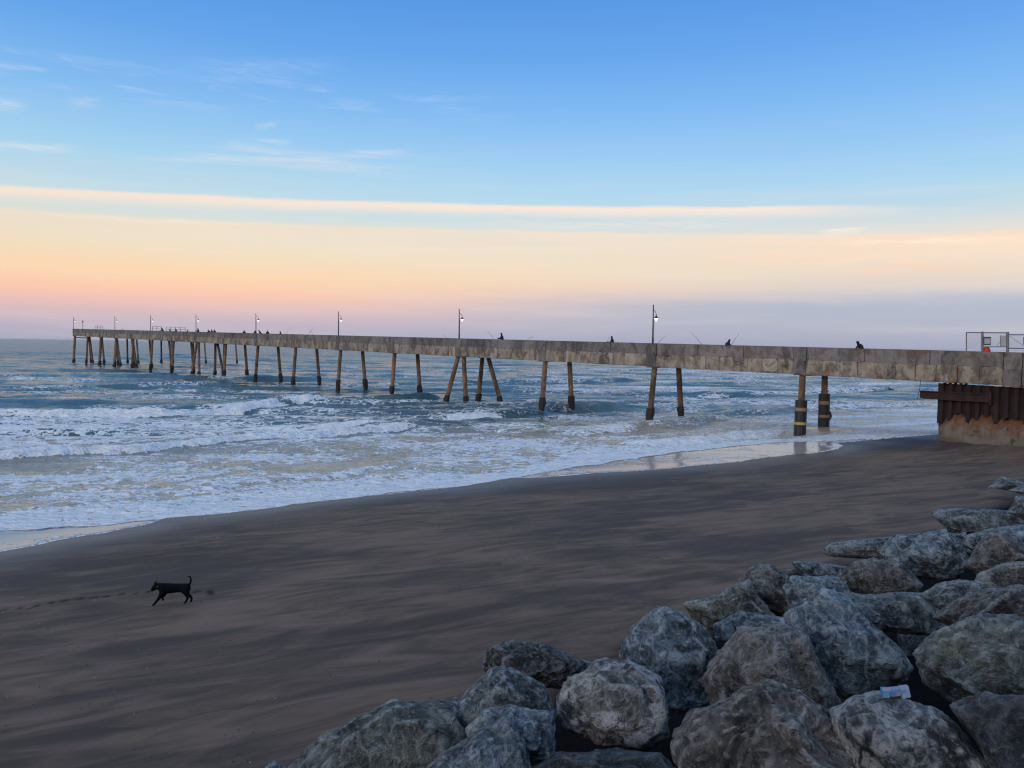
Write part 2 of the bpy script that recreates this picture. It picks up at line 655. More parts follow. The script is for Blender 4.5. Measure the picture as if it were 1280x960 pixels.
# ------------------------------------------------------------------ sea
def sea_material():
    m, k, b = mat_new("sea_water")
    co = world_co(k)
    foam = attr(k, 'foam')
    shal = attr(k, 'shallow')
    film = attr(k, 'film')
    # lacy foam: threshold a stretched cell pattern by the foam amount
    wv = k.mapping(co, scale=(1.0, 1.9, 1.0), rot=(0, 0, -0.25))
    warp = k.n('ShaderNodeTexNoise')
    warp.inputs['Scale'].default_value = 0.9
    warp.inputs['Detail'].default_value = 3
    k.link(wv, warp.inputs['Vector'])
    vadd = k.n('ShaderNodeVectorMath', operation='MULTIPLY_ADD')
    k.link(warp.outputs['Color'], vadd.inputs[0])
    vadd.inputs[1].default_value = (1.6, 1.6, 1.6)
    k.link(wv, vadd.inputs[2])
    v1 = k.n('ShaderNodeTexVoronoi', feature='DISTANCE_TO_EDGE')
    v1.inputs['Scale'].default_value = 0.75
    k.link(vadd.outputs[0], v1.inputs['Vector'])
    v2 = k.n('ShaderNodeTexVoronoi', feature='DISTANCE_TO_EDGE')
    v2.inputs['Scale'].default_value = 2.3
    k.link(vadd.outputs[0], v2.inputs['Vector'])
    lace1 = k.smooth(v1.outputs['Distance'], 0.40, 0.0)
    lace2 = k.smooth(v2.outputs['Distance'], 0.34, 0.0)
    nz = k.noise(k.mapping(co, scale=(0.55, 1.2, 1.0)), 2.2, 6, 0.68, 0.5)
    pat = k.m('ADD', k.m('ADD', k.m('MULTIPLY', lace1, 0.36), k.m('MULTIPLY', lace2, 0.30)), k.m('MULTIPLY', nz, 0.42))
    th = k.m('SUBTRACT', 1.02, foam)
    d = k.m('SUBTRACT', pat, th)
    fm = k.smooth(d, -0.035, 0.06)
    fm = k.m('MULTIPLY', fm, k.smooth(foam, 0.02, 0.2))
    deep = k.mix(shal, (0.050, 0.118, 0.148, 1), (0.50, 0.43, 0.325, 1))
    deep = k.mix(film, deep, (0.36, 0.32, 0.31, 1))
    fc = k.mix(k.smooth(k.noise(k.mapping(co, scale=(0.8, 2.2, 1.0)), 2.6, 5, 0.7, 0.6), 0.36, 0.60), (0.62, 0.70, 0.79, 1), (0.97, 0.97, 0.96, 1))
    c = k.mix(fm, deep, fc)
    k.link(c, b.inputs['Base Color'])
    far = attr(k, 'far')
    rg = k.m('ADD', k.m('ADD', 0.10, k.m('MULTIPLY', far, 0.16)), k.m('MULTIPLY', fm, 0.62))
    rg = k.m('ADD', rg, k.m('MULTIPLY', film, 0.06))
    k.link(rg, b.inputs['Roughness'])
    b.inputs['IOR'].default_value = 1.34
    rip = k.noise(k.mapping(co, scale=(0.55, 1.5, 1.0), rot=(0, 0, -0.2)), 1.1, 6, 0.62, 0.3)
    rip2 = k.noise(k.mapping(co, scale=(0.10, 0.30, 0.3), rot=(0, 0, -0.1)), 1.0, 4, 0.6, 0.2)
    calm = k.m('SUBTRACT', 1.0, k.m('MULTIPLY', film, 0.96))
    h = k.m('ADD', k.m('MULTIPLY', k.m('ADD', k.m('MULTIPLY', rip, 0.55), k.m('MULTIPLY', rip2, 1.3)), calm), k.m('MULTIPLY', fm, k.m('ADD', k.m('MULTIPLY', pat, 0.30), k.m('MULTIPLY', nz, 0.25))))
    h = k.m('MULTIPLY', h, k.m('ADD', 1.0, k.m('MULTIPLY', far, 0.9)))
    bump(k, b, h, 1.0, 0.55)
    return m


M_SEA = sea_material()
rows = [19.0]
while rows[-1] < 14000:
    y = rows[-1]
    rows.append(y + (0.0048 * y if y < 110 else (0.0075 * y if y < 400 else 0.04 * y)))
rows = np.array(rows)
cols = np.linspace(-1.0, 1.0, 760)
cols = np.sign(cols) * (0.85 * np.abs(cols) + 0.15 * np.abs(cols) ** 3)
WY = np.repeat(rows[:, None], len(cols), 1)
WX = cols[None, :] * (rows[:, None] * 1.0 + 10)
sS, sE = shore(WX, WY)
sandz = np.where(sS > 0, sE - 0.055 * np.minimum(sS, 40), sE - 0.05 * np.maximum(sS, -1.0))
off = np.maximum(sS, 0)
# open-water chop: sums of crossing wave trains, weaker inshore
Z = np.zeros_like(WX)
rng = np.random.RandomState(7)
ampS = 0.10 + 0.90 * sstep(off, 6, 34)
dist_f = 1 - sstep(WY, 250, 900)
for L, A in ((34, .17), (23, .13), (15, .10), (10.5, .08), (7.1, .062), (4.9, .048), (3.3, .036), (2.3, .026), (1.6, .018)):
    for q in range(2):
        a = math.radians(-90 + rng.uniform(-16, 16) + 8 + (rng.uniform(-25, 25) if L < 8 else 0))
        kx, ky = math.cos(a) * 2 * math.pi / L, math.sin(a) * 2 * math.pi / L
        ph = kx * WX + ky * WY + rng.uniform(0, 6.28) + 1.6 * fbm(WX / (L * 2.6), WY / (L * 2.0), seed=20 + q, octv=2)
        env = 0.55 + 0.9 * np.maximum(0, vnoise(WX / (L * 1.9), WY / (L * 1.5), seed=31 + q))
        sn = np.sin(ph)
        Z += A * (0.95 if L > 6 else 1.35) * env * (sn + 0.28 * np.cos(2 * ph)) * ampS
Z *= dist_f
inner = (1 - sstep(off, 4, 40))
Z += inner * (0.075 * fbm(WX * 0.55, WY * 0.95, seed=55, octv=4, gain=0.62))
foam = np.zeros_like(WX)


def stroke(pix, h=0.0):
    return np.array([on_level(x, y, h)[:2] for x, y in pix])


def signed(line):
    """distance to a line drawn left to right; + on the seaward (far) side"""
    d, t = polyline_dist(WX, WY, line, np.linspace(0, 1, len(line)))
    # side by interpolating the line's y at x
    o = np.argsort(line[:, 0])
    yl = np.interp(WX, line[o, 0], line[o, 1])
    endfade = sstep(WX, line[:, 0].min() - 1.0, line[:, 0].min() + 2.0) * (1 - sstep(WX, line[:, 0].max() - 2.0, line[:, 0].max() + 1.0))
    return np.where(WY >= yl, d, -d), t, endfade


def wave(pix, hgt, front, back, foam_amt=0.0, fseg=None, fback=2.0, seed=0, curl=0.35):
    """a crest whose front foot runs along pix; foam_amt on the stretch fseg of it"""
    global Z, foam
    line = stroke(pix)
    d, t, ef = signed(line)
    d = d + 0.5 * vnoise(WX * 0.45, WY * 0.45, seed=seed) + 0.22 * vnoise(WX * 1.4, WY * 1.4, seed=seed + 1)
    prof = np.where(d < front, sstep(d, -0.15, front), np.exp(-np.maximum(d - front, 0) / back))
    along = 0.72 + 0.35 * vnoise(WX * 0.16, WY * 0.05, seed=seed + 2)
    amp = hgt * np.clip(along, 0.2, 1.3) * ef
    Z += amp * prof
    trough = np.exp(-((d + 1.2) / 1.3) ** 2)
    Z -= 0.16 * amp * trough
    foam = foam * (1 - 0.85 * ef * np.exp(-((d + 0.35 * front + 0.1) / (0.35 * front + 0.15)) ** 2))  # foam cut along the foot, painting the dark shade line under the front
    if foam_amt > 0:
        fa = np.ones_like(t)
        if fseg is not None:
            fa = sstep(t, fseg[0] - 0.04, fseg[0] + 0.04) * (1 - sstep(t, fseg[1] - 0.05, fseg[1] + 0.05))
        prof_f = sstep(d, -0.25, 0.15) * (1 - sstep(d, front * 0.9, front + fback))
        n = 0.5 + 0.5 * vnoise(WX * 0.55, WY * 0.55, seed=seed + 5)
        foam = np.maximum(foam, foam_amt * fa * ef * prof_f * (0.80 + 0.35 * n))
        # tumbling foam is lumpy
        lump = fbm(WX * 1.5, WY * 1.1, seed=seed + 7, octv=4, gain=0.6)
        Z += 0.16 * hgt * fa * ef * sstep(d, -0.1, 0.3) * (1 - sstep(d, front, front + fback)) * lump


# broad foam left on the surf by earlier breakers
def field(pix_top, pix_bot, amt, soft=3.0, seed=0, sc=(0.10, 0.22)):
    global foam
    a, b = stroke(pix_top), stroke(pix_bot)
    ya = np.interp(WX, a[:, 0], a[:, 1])
    yb = np.interp(WX, b[:, 0], b[:, 1])
    inm = sstep(WY, yb - soft, yb + soft) * (1 - sstep(WY, ya - soft, ya + soft))
    xm = sstep(WX, min(a[0, 0], b[0, 0]) - 4, min(a[0, 0], b[0, 0]) + 4) * (1 - sstep(WX, max(a[-1, 0], b[-1, 0]) - 5, max(a[-1, 0], b[-1, 0]) + 5))
    n = fbm(WX * sc[0], WY * sc[1], seed=seed, octv=4, gain=0.55)
    foam = np.maximum(foam, inm * xm * np.clip(amt + 0.27 * n, 0, 1))


field([(-300, 505), (150, 515), (400, 505), (640, 512)], [(-300, 600), (0, 570), (300, 552), (520, 532), (640, 522)], 0.43, 2.5, 101)
field([(-300, 600), (0, 572), (300, 552), (520, 532), (700, 520)], [(-300, 720), (0, 665), (300, 636), (520, 608), (700, 585)], 0.35, 1.2, 102, (0.16, 0.3))
field([(560, 512), (800, 520), (1000, 520), (1170, 510)], [(560, 590), (800, 572), (1000, 548), (1170, 540)], 0.32, 1.5, 103, (0.16, 0.3))
field([(640, 462), (900, 458), (1300, 460)], [(640, 520), (900, 522), (1300, 515)], 0.25, 6, 104)
field([(-300, 462), (150, 464), (520, 462), (700, 458)], [(-300, 505), (150, 505), (520, 512), (700, 515)], 0.15, 6, 105)
# the wave crests one can tell apart
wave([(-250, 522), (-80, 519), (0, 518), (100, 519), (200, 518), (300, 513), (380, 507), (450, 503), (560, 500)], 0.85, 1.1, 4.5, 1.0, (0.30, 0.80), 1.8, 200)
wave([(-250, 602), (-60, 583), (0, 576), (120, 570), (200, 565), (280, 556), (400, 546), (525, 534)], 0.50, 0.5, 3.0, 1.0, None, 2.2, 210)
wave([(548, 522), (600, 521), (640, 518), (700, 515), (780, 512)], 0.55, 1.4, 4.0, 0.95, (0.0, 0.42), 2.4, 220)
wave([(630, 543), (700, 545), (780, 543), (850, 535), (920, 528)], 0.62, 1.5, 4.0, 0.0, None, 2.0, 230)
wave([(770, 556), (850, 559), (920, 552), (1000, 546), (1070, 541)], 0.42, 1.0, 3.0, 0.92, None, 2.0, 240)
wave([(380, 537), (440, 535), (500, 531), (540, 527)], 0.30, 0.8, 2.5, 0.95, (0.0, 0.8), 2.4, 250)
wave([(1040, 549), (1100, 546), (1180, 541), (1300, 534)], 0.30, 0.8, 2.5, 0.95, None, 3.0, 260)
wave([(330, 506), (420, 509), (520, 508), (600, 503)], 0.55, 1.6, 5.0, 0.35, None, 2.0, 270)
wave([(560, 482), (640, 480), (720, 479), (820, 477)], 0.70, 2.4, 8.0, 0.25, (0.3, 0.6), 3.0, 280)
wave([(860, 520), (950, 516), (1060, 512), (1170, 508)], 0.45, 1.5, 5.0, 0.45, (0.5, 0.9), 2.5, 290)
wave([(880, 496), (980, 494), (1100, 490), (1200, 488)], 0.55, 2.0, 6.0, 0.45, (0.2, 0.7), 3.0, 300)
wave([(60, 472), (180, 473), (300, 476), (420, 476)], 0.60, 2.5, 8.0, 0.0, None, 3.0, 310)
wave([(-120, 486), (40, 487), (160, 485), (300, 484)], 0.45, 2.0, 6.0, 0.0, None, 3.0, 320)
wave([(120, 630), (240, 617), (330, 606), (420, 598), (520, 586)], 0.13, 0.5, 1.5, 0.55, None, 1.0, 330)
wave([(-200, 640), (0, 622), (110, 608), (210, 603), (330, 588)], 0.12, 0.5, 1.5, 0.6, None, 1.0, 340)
# foam front of the last wash
FR = [(-420, 735), (-200, 697), (0, 663), (80, 657), (150, 653), (209, 648), (269, 643), (330, 636), (400, 626), (490, 616), (584, 606), (640, 597.5), (690, 587), (760, 577), (839, 565),
      (924, 556), (990, 551.5), (1046, 552.5), (1088, 549.5), (1130, 546.5), (1177, 543)]
fr = np.array([on_level(x, y, float(np.interp(x, [w[0] for w in WL], np.maximum.accumulate([w[2] for w in WL]))))[:2] for x, y in FR])
fr = np.vstack([fr, wl[-2:, :2] + np.array([[-0.3, 0.4]])])
fd, ft, fe = signed(fr)
fd = fd + 0.22 * vnoise(WX * 0.8, WY * 0.8, seed=61) + 0.1 * vnoise(WX * 2.6, WY * 2.6, seed=62)
bw = 2.6 + 1.3 * vnoise(WX * 0.18, WY * 0.1, seed=63)
foam = np.maximum(foam, sstep(fd, -0.16, -0.04) * (1 - 0.22 * sstep(fd, 0.1, 0.7) - 0.3 * sstep(fd, bw * 0.6, bw * 1.4)) * (1 - sstep(fd, bw, bw * 2.4)) * 0.95)
film = (1 - sstep(fd, -0.22, -0.10)) * (sS > -1)
foam *= (1 - film)
foam = np.maximum(foam, film * (0.08 + 0.30 * sstep(np.abs(vnoise(WX * 0.35, WY * 0.9, seed=64)), 0.25, 0.0)) * sstep(sS, 0.0, 0.4))
# thin bright lip of the film
foam = np.maximum(foam, film * 0.62 * np.exp(-(sS / 0.12) ** 2))
Z += 0.05 * sstep(fd, -0.12, 0.5) * (1 - sstep(fd, 0.8, 3.0)) * (0.7 + 0.6 * vnoise(WX * 1.2, WY * 1.2, seed=65))
Z *= (1 - film) * (0.3 + 0.7 * sstep(fd, 0.2, 3.0))
# whitecap flecks far out
wc = sstep(vnoise(WX * 0.05, WY * 0.16, seed=71) + 0.5 * vnoise(WX * 0.2, WY * 0.5, seed=72), 0.78, 1.05) * sstep(WY, 60, 90) * (1 - sstep(WY, 300, 800))
foam = np.maximum(foam, 0.5 * wc)
foam = np.clip(foam, 0, 1)
bed = sandz + np.clip(sS * 0.10, -0.08, 0.018)
shoal = sstep(sS, 0.0, 4.0)
lift = np.maximum(sE, 0.0) * np.exp(-np.maximum(sS, 0) / 9.0)          # the wash runs up the beach
WZ = np.where(sS <= 0, bed, np.maximum(bed, lift * shoal + Z * sstep(sS, 0.05, 1.6) + bed * (1 - shoal)))
WZ = np.where(sS < -0.9, sandz - 0.6, WZ)
shallow = (1 - sstep(off + 3 * vnoise(WX * 0.1, WY * 0.2, seed=81), 4, 34))
sea = grid_obj("sea", WX, WY, WZ, M_SEA, {'foam': foam, 'shallow': shallow, 'far': sstep(off, 70, 420), 'film': film * (sS > -0.3)})
props(sea, kind='structure')

# ------------------------------------------------------------------ pier
D_UNIT = 20.0                       # lamp spacing in metres of depth
XV, KX = -226.0, 3461.0             # the pier's vanishing column and scale
U = np.array([-0.9002, 1.0, 0.0])
ULEN = np.linalg.norm(U)
U = U / ULEN
V = np.array([U[1], -U[0], 0.0])
Y0 = 2.8165 * D_UNIT
P0 = np.array([-0.9002 * Y0 + KX * D_UNIT / F_PX, Y0, 0.0])
GRADE = 0.0179 / ULEN
TOP0 = CAM_H + 0.086
BENT = 0.5 * D_UNIT * ULEN
NB = 17
NF = -0.45                          # near face of the deck, across from the near piles


def pt(a, b, c):
    """a along the pier from the first bent, b across, c up from the parapet's top line"""
    p = P0 + U * a + V * b
    return np.array([p[0], p[1], TOP0 + GRADE * a + c])


def a_at_px(x):
    """distance along the near pile line where it crosses pixel column x"""
    z = KX * D_UNIT / (x - XV)
    return (z - Y0) * ULEN


def concrete(name, light, dark, rust, streak=1.0):
    m, k, b = mat_new(name)
    co = world_co(k)
    st = k.noise(k.mapping(co, scale=(0.9, 0.9, 0.5)), 1.0, 7, 0.74, 0.9)
    bl = k.noise(co, 0.55, 6, 0.66, 0.6)
    fi = k.noise(co, 5.0, 5, 0.7)
    oi = k.n('ShaderNodeObjectInfo').outputs['Random']
    c = k.mix(k.smooth(st, 0.38, 0.58), dark, light)
    c = k.mix(k.m('MULTIPLY', k.smooth(bl, 0.53, 0.68), 0.85), c, rust)
    c = k.mix(k.m('MULTIPLY', k.smooth(bl, 0.42, 0.30), 0.8), c, tuple(v * 0.35 for v in dark))
    c = k.mix(k.m('MULTIPLY', k.smooth(fi, 0.54, 0.70), 0.7), c, tuple(v * 0.5 for v in dark))
    hs = k.n('ShaderNodeHueSaturation')
    k.link(k.m('ADD', 0.82, k.m('MULTIPLY', oi, 0.32)), hs.inputs['Value'])
    k.link(c, hs.inputs['Color'])
    k.link(hs.outputs[0], b.inputs['Base Color'])
    b.inputs['Roughness'].default_value = 0.92
    bump(k, b, k.m('ADD', fi, st), 0.6, 0.04)
    return m


M_PAR = concrete("parapet_concrete", (0.22, 0.20, 0.18), (0.105, 0.094, 0.085), (0.15, 0.10, 0.068))
M_FAS = concrete("girder_concrete", (0.37, 0.32, 0.25), (0.13, 0.105, 0.082), (0.17, 0.095, 0.052))
M_CAP = concrete("cap_concrete", (0.20, 0.185, 0.17), (0.09, 0.08, 0.075), (0.16, 0.10, 0.065))
M_PILE = concrete("pile_concrete", (0.26, 0.165, 0.10), (0.10, 0.062, 0.042), (0.22, 0.115, 0.055))
M_GROW = simple_mat("mussel_growth", (0.020, 0.017, 0.016), 0.75, 0, 0.6, 8, 0.08)
M_WRAP = simple_mat("black_pile_wrap", (0.013, 0.013, 0.014), 0.5, 0, 0.4, 3, 0.02)
M_BAND = simple_mat("wrap_band_tan", (0.26, 0.17, 0.10), 0.7, 0, 0.5, 6, 0.01)
M_BANDY = simple_mat("wrap_band_yellow", (0.40, 0.33, 0.10), 0.7, 0, 0.5, 6, 0.01)
M_BANDW = simple_mat("wrap_band_white", (0.6, 0.6, 0.58), 0.7, 0, 0.4, 6, 0.01)
M_IRON = simple_mat("dark_painted_iron", (0.030, 0.032, 0.036), 0.55, 0.2, 0.3, 4)
M_GALV = simple_mat("galvanised_steel", (0.22, 0.22, 0.24), 0.5, 0.5, 0.3, 5)
M_GLOBE = emit_mat("lit_lamp_globe", (1.0, 0.95, 0.86), 1.0)
M_BLACK = simple_mat("dark_clothing", (0.012, 0.012, 0.016), 0.9, 0, 0.5, 8)
M_SKIN = simple_mat("skin", (0.20, 0.12, 0.08), 0.6, 0, 0.1, 8)

rngp = random.Random(11)
pier = empty("fishing_pier", tuple(P0))
props(pier, "long grey concrete fishing pier on slanting piles running out over the surf", "pier")
A_SHORE, A_END = -34.0, BENT * (NB - 1) + 1.2


def pier_box(name, a0, a1, b0, b1, c0, c1, mat, parent=pier, jit=0.0, chip=False):
    """a block in pier coordinates; its near lower edge may be chipped"""
    j = lambda: rngp.uniform(-jit, jit)
    if not chip:
        vs = [pt(a0, b0, c0 + j()), pt(a1, b0, c0 + j()), pt(a1, b0, c1), pt(a0, b0, c1), pt(a0, b1, c0), pt(a1, b1, c0), pt(a1, b1, c1), pt(a0, b1, c1)]
        return mesh_obj(name, vs, BOXF, mat, parent)
    n = 6
    ring = []
    cuts = (0, 0.10, 0.3, 0.5, 0.7, 0.90, 1)
    for i in range(n + 1):
        a = a0 + (a1 - a0) * cuts[i]
        e = rngp.random() ** 3 * 0.20
        w = rngp.random() ** 3 * 0.12
        nt = rngp.random() ** 2 * 0.26 if i in (0, n) else 0.0
        ring.append([pt(a, b0, c1 - nt), pt(a, b0, c0 + 0.02 + e), pt(a, b0 + 0.03 + w, c0 + j()), pt(a, b1, c0), pt(a, b1, c1)])
    vs = [p for r in ring for p in r]
    fs = []
    for i in range(n):
        for q in range(5):
            w = (q + 1) % 5
            fs.append((i * 5 + q, i * 5 + w, (i + 1) * 5 + w, (i + 1) * 5 + q)[::-1])
    fs.append((0, 1, 2, 3, 4))
    fs.append(tuple(n * 5 + q for q in range(5))[::-1])
    return mesh_obj(name, vs, fs, mat, parent)


PH, FH = 0.90, 1.09                 # parapet and girder heights
for s in range(-3, NB - 1):         # spans
    a0, a1 = s * BENT, (s + 1) * BENT
    e0, e1 = a0 + 0.5, a1 - 0.5
    np_ = 3
    for i in range(np_):
        x0 = e0 + (e1 - e0) * i / np_ + 0.025
        x1 = e0 + (e1 - e0) * (i + 1) / np_ - 0.025
        dd = rngp.uniform(-0.015, 0.015)
        pier_box("parapet_panel", x0, x1, NF + 0.07 + dd, NF + 0.26, -PH + 0.02, 0 + rngp.uniform(-0.012, 0.012), M_PAR)
    nb_ = 10
    for i in range(nb_):
        x0 = e0 + (e1 - e0) * i / nb_ + rngp.choice((0.008, 0.01, 0.03))
        x1 = e0 + (e1 - e0) * (i + 1) / nb_ - rngp.choice((0.008, 0.01, 0.03))
        dd = rngp.uniform(-0.02, 0.02)
        pier_box("girder_block", x0, x1, NF + dd, NF + 0.55, -PH - FH, -PH - 0.015, M_FAS, jit=0.02, chip=True)
    pier_box("deck_slab", a0 + 0.51, a1 - 0.51, NF + 0.57, NF + 5.2, -1.42, -1.18, M_CAP)
    pier_box("far_girder", a0 + 0.02, a1 - 0.02, NF + 5.22, NF + 5.75, -PH - FH, -PH - 0.02, M_FAS)
    pier_box("far_parapet", a0 + 0.02, a1 - 0.02, NF + 5.45, NF + 5.66, -PH, 0, M_PAR)
for s in range(-3, NB):
    a = s * BENT
    pier_box("cap_beam", a - 0.48, a + 0.48, NF - 0.045, NF + 5.2, -PH - FH - 0.06, -1.0, M_CAP, jit=0.02, chip=True)
    pier_box("parapet_post", a - 0.47, a + 0.47, NF + 0.03, NF + 0.28, -0.995, 0.012, M_PAR)
# weathered open end
pier_box("end_wall", A_END - 0.7, A_END - 0.45, NF, NF + 5.7, -PH - FH, 0.0, M_PAR)
pier_box("brace_beam", BENT * 15 + 0.6, BENT * 16 - 0.3, 0.0, 0.3, -2.55, -2.25, M_CAP)


def add_pile(top, base, r, grow, wrap=False):
    """a battered concrete pile with a collar of mussels, or a wrapped one"""
    top, base = np.array(top), np.array(base)
    o = mesh_obj("pile", *tube(base, top, r * 1.06, r * 0.96, 8), M_PILE, pier)
    d = top - base
    L = np.linalg.norm(d)
    d /= L
    if wrap:
        mesh_obj("pile_wrap", *tube(base, base + d * 3.05, r * 1.72, r * 1.66, 14), M_WRAP, o)
        for z0, z1, mt in ((2.25, 2.5, M_BAND), (1.25, 1.45, M_BANDY if wrap == 1 else M_BAND)):
            mesh_obj("wrap_band", *tube(base + d * z0, base + d * z1, r * 1.76, r * 1.76, 14), mt, o)
        # torn piece of wrap and scraps of shell
        if wrap == 1:
            return
        e = base + d * 1.35 + (np.array([r * 1.5, -.1, 0]))
        vs = [e + np.array(q) for q in ((-.1, 0, 0.45), (0.10, -0.06, 0.30), (0.20, -0.04, -0.02), (0.06, 0.0, -0.35), (-.1, 0.02, -0.5), (-.05, 0.22, 0.4), (0.10, 0.2, 0.2), (0.10, 0.2, -0.2), (-.05, 0.22, -0.45))]
        mesh_obj("torn_wrap", vs, [(0, 1, 2, 3, 4), (0, 5, 6, 1), (1, 6, 7, 2), (2, 7, 8, 3), (3, 8, 4), (5, 8, 7, 6)], M_WRAP, o)
        return
    n = 9
    zs = np.linspace(0, grow, 7)
    vs, fs = [], []
    for i, z in enumerate(zs):
        for q in range(n):
            t = 2 * math.pi * q / n
            rr = r * (1.26 + 0.22 * rngp.uniform(-1, 1)) * (1.0 if i < 6 else 0.85) * (1 + 0.16 * math.sin(i * 1.1 + 2))
            rr = max(rr, r * 1.09)
            vs.append(base + d * z + np.array([math.cos(t) * rr, math.sin(t) * rr, 0]))
    for i in range(6):
        for q in range(n):
            w = (q + 1) % n
            fs.append((i * n + q, i * n + w, (i + 1) * n + w, (i + 1) * n + q))
    fs.append(tuple(range(6 * n, 7 * n)))
    mesh_obj("mussel_collar", vs, fs, M_GROW, o, smooth=False)


def bed_at(a, b):
    p = pt(a, b, 0)
    h = float(sand_h(np.array([p[0]]), np.array([p[1]]), False)[0][0])
    return h


def pile_ab(ta, tb, ba, bb, r=0.25, grow=1.0, wrap=False):
    h = max(bed_at(ba, bb) - 0.5, -1.6)
    q = pt(ba, bb, 0)
    t = pt(ta, tb, -PH - FH - 0.02)
    f = (t[2] - h) / (t[2] - 0.0)
    base0 = np.array([q[0], q[1], 0.0])
    base = t + (base0 - t) * f
    add_pile(t, base, r, grow - h * 1.0, wrap)


FARB = 3.55
for k in range(NB):
    a = k * BENT
    if k in (3, 9):
        pile_ab(a + 0.5, 0.0, a + 2.3, -0.35)
        pile_ab(a - 0.5, 0.0, a - 1.3, -0.25)
        pile_ab(a + 0.5, FARB, a + 1.4, FARB + 0.2)
        pile_ab(a - 0.5, FARB, a - 2.3, FARB + 0.5)
    elif k == 0:
        pile_ab(a, 0.05, a, -0.10, 0.25, wrap=1)
        pile_ab(a, FARB - 0.05, a, FARB + 0.05, 0.25, wrap=2)
    else:
        g = 1.3 + 0.35 * rngp.random()
        pile_ab(a, 0.05, a + rngp.uniform(-.1, .1), -0.42, 0.25, g)
        pile_ab(a, FARB - 0.05, a + rngp.uniform(-.1, .1), FARB + 0.45, 0.25, g)
for k in (13, 14, 16):              # extra bracing under the pier head
    a = k * BENT
    pile_ab(a + 0.4, 0.0, a + 1.6, -0.2)
    pile_ab(a - 0.4, FARB, a - 2.0, FARB + 0.4)

# the arm that turns off the seaward end, behind the main deck
for i in range(4):
    b0, b1 = NF + 5.8 + i * 9.5, NF + 5.8 + (i + 1) * 9.5 - 0.05
    pier_box("arm_girder", BENT * 15.3, A_END - 0.5, b0, b1, -PH - FH, -PH - 0.35, M_FAS)
    for aa, lean in ((BENT * 15.35, -0.9), (A_END - 1.0, 0.6)):
        pile_ab(aa, b1 - 1.2, aa + lean, b1 - 1.0)

# ------------------------------------------------------------------ things on the pier
# lamp posts on the near parapet
LAMPS = [0, 1, 2, 3, 4, 5, 6, 7]
lamp_labels = ["tall dark lamp post over the single pair of piles beside the wrapped piles",
               "tall dark lamp post above the nearer splayed four-pile trestle",
               "lamp post on the first pier bent seaward of the nearer splayed trestle's lamp",
               "lamp post midway between the two splayed four-pile trestles",
               "lamp post above the farther splayed four-pile trestle",
               "lamp post on the pier between the far railing and the farther trestle",
               "lamp post on the pier just short of the pier head",
               "lamp post standing at the very tip of the pier"]
for n in LAMPS:
    a = BENT * (1 + 2 * n)
    if n == 7:
        a = A_END - 0.9
    base = pt(a, NF + 0.15, 0.0)
    root = empty("lamp_post", tuple(base))
    props(root, lamp_labels[n], "lamp post", "lamp posts along the pier parapet")
    tp = base + np.array([0, 0, 3.2])
    mesh_obj("pole", *join([tube(base + np.array([0, 0, -0.85]), base + np.array([0, 0, 0.5]), 0.075, 0.07), tube(base + np.array([0, 0, 0.5]), tp, 0.06, 0.045)]), M_IRON, root)
    mesh_obj("pole_cap", *tube(tp, tp + np.array([0, 0, 0.12]), 0.07, 0.02), M_IRON, root)
    arm = [tp + np.array([0, 0, -0.35])]
    for q in range(1, 9):
        t = q / 8
        arm.append(tp + np.array([0, 0, -0.35]) + V * (0.42 * math.sin(t * math.pi * 0.55)) + np.array([0, 0, -0.10 + 0.10 * math.cos(t * math.pi * 1.0) - 0.25 * t * t]))
    mesh_obj("bracket_arm", *polytube(arm, 0.024, 6), M_IRON, root)
    e = arm[-1]
    # lantern: dark cap, globe
    mesh_obj("lantern_cap", *join([tube(e + np.array([0, 0, 0.02]), e + np.array([0, 0, -0.10]), 0.04, 0.10, 10), tube(e + np.array([0, 0, -0.10]), e + np.array([0, 0, -0.22]), 0.14, 0.19, 12)]), M_IRON, root)
    gl = []
    for i in range(6):
        t = i / 5
        gl.append((e + np.array([0, 0, -0.222 - 0.30 * t]), 0.165 * math.cos(t * math.pi / 2 * 0.93)))
    mesh_obj("globe", *polytube([g[0] for g in gl], [g[1] for g in gl], 12), M_GLOBE, root, smooth=True)
    mesh_obj("conduit", *tube(base + np.array([0.09, -0.06, -0.7]), base + np.array([0.075, -0.05, 2.2]), 0.016, 0.016, 5), M_IRON, root)


# people: one body mesh per pose
def skin_mesh(name, verts, edges, sub=2):
    me = bpy.data.meshes.new(name + "_skel")
    me.from_pydata([v[:3] for v in verts], edges, [])
    o = bpy.data.objects.new(name + "_skel", me)
    COL.objects.link(o)
    md = o.modifiers.new("skin", 'SKIN')
    for i, v in enumerate(verts):
        sv = me.skin_vertices[0].data[i]
        sv.radius = (v[3], v[3] if len(v) < 5 else v[4])
        sv.use_root = (i == 0)
    md.use_smooth_shade = True
    sb = o.modifiers.new("sub", 'SUBSURF')
    sb.levels = sb.render_levels = sub
    dg = bpy.context.evaluated_depsgraph_get()
    out = bpy.data.meshes.new_from_object(o.evaluated_get(dg))
    out.name = name
    bpy.data.objects.remove(o)
    return out


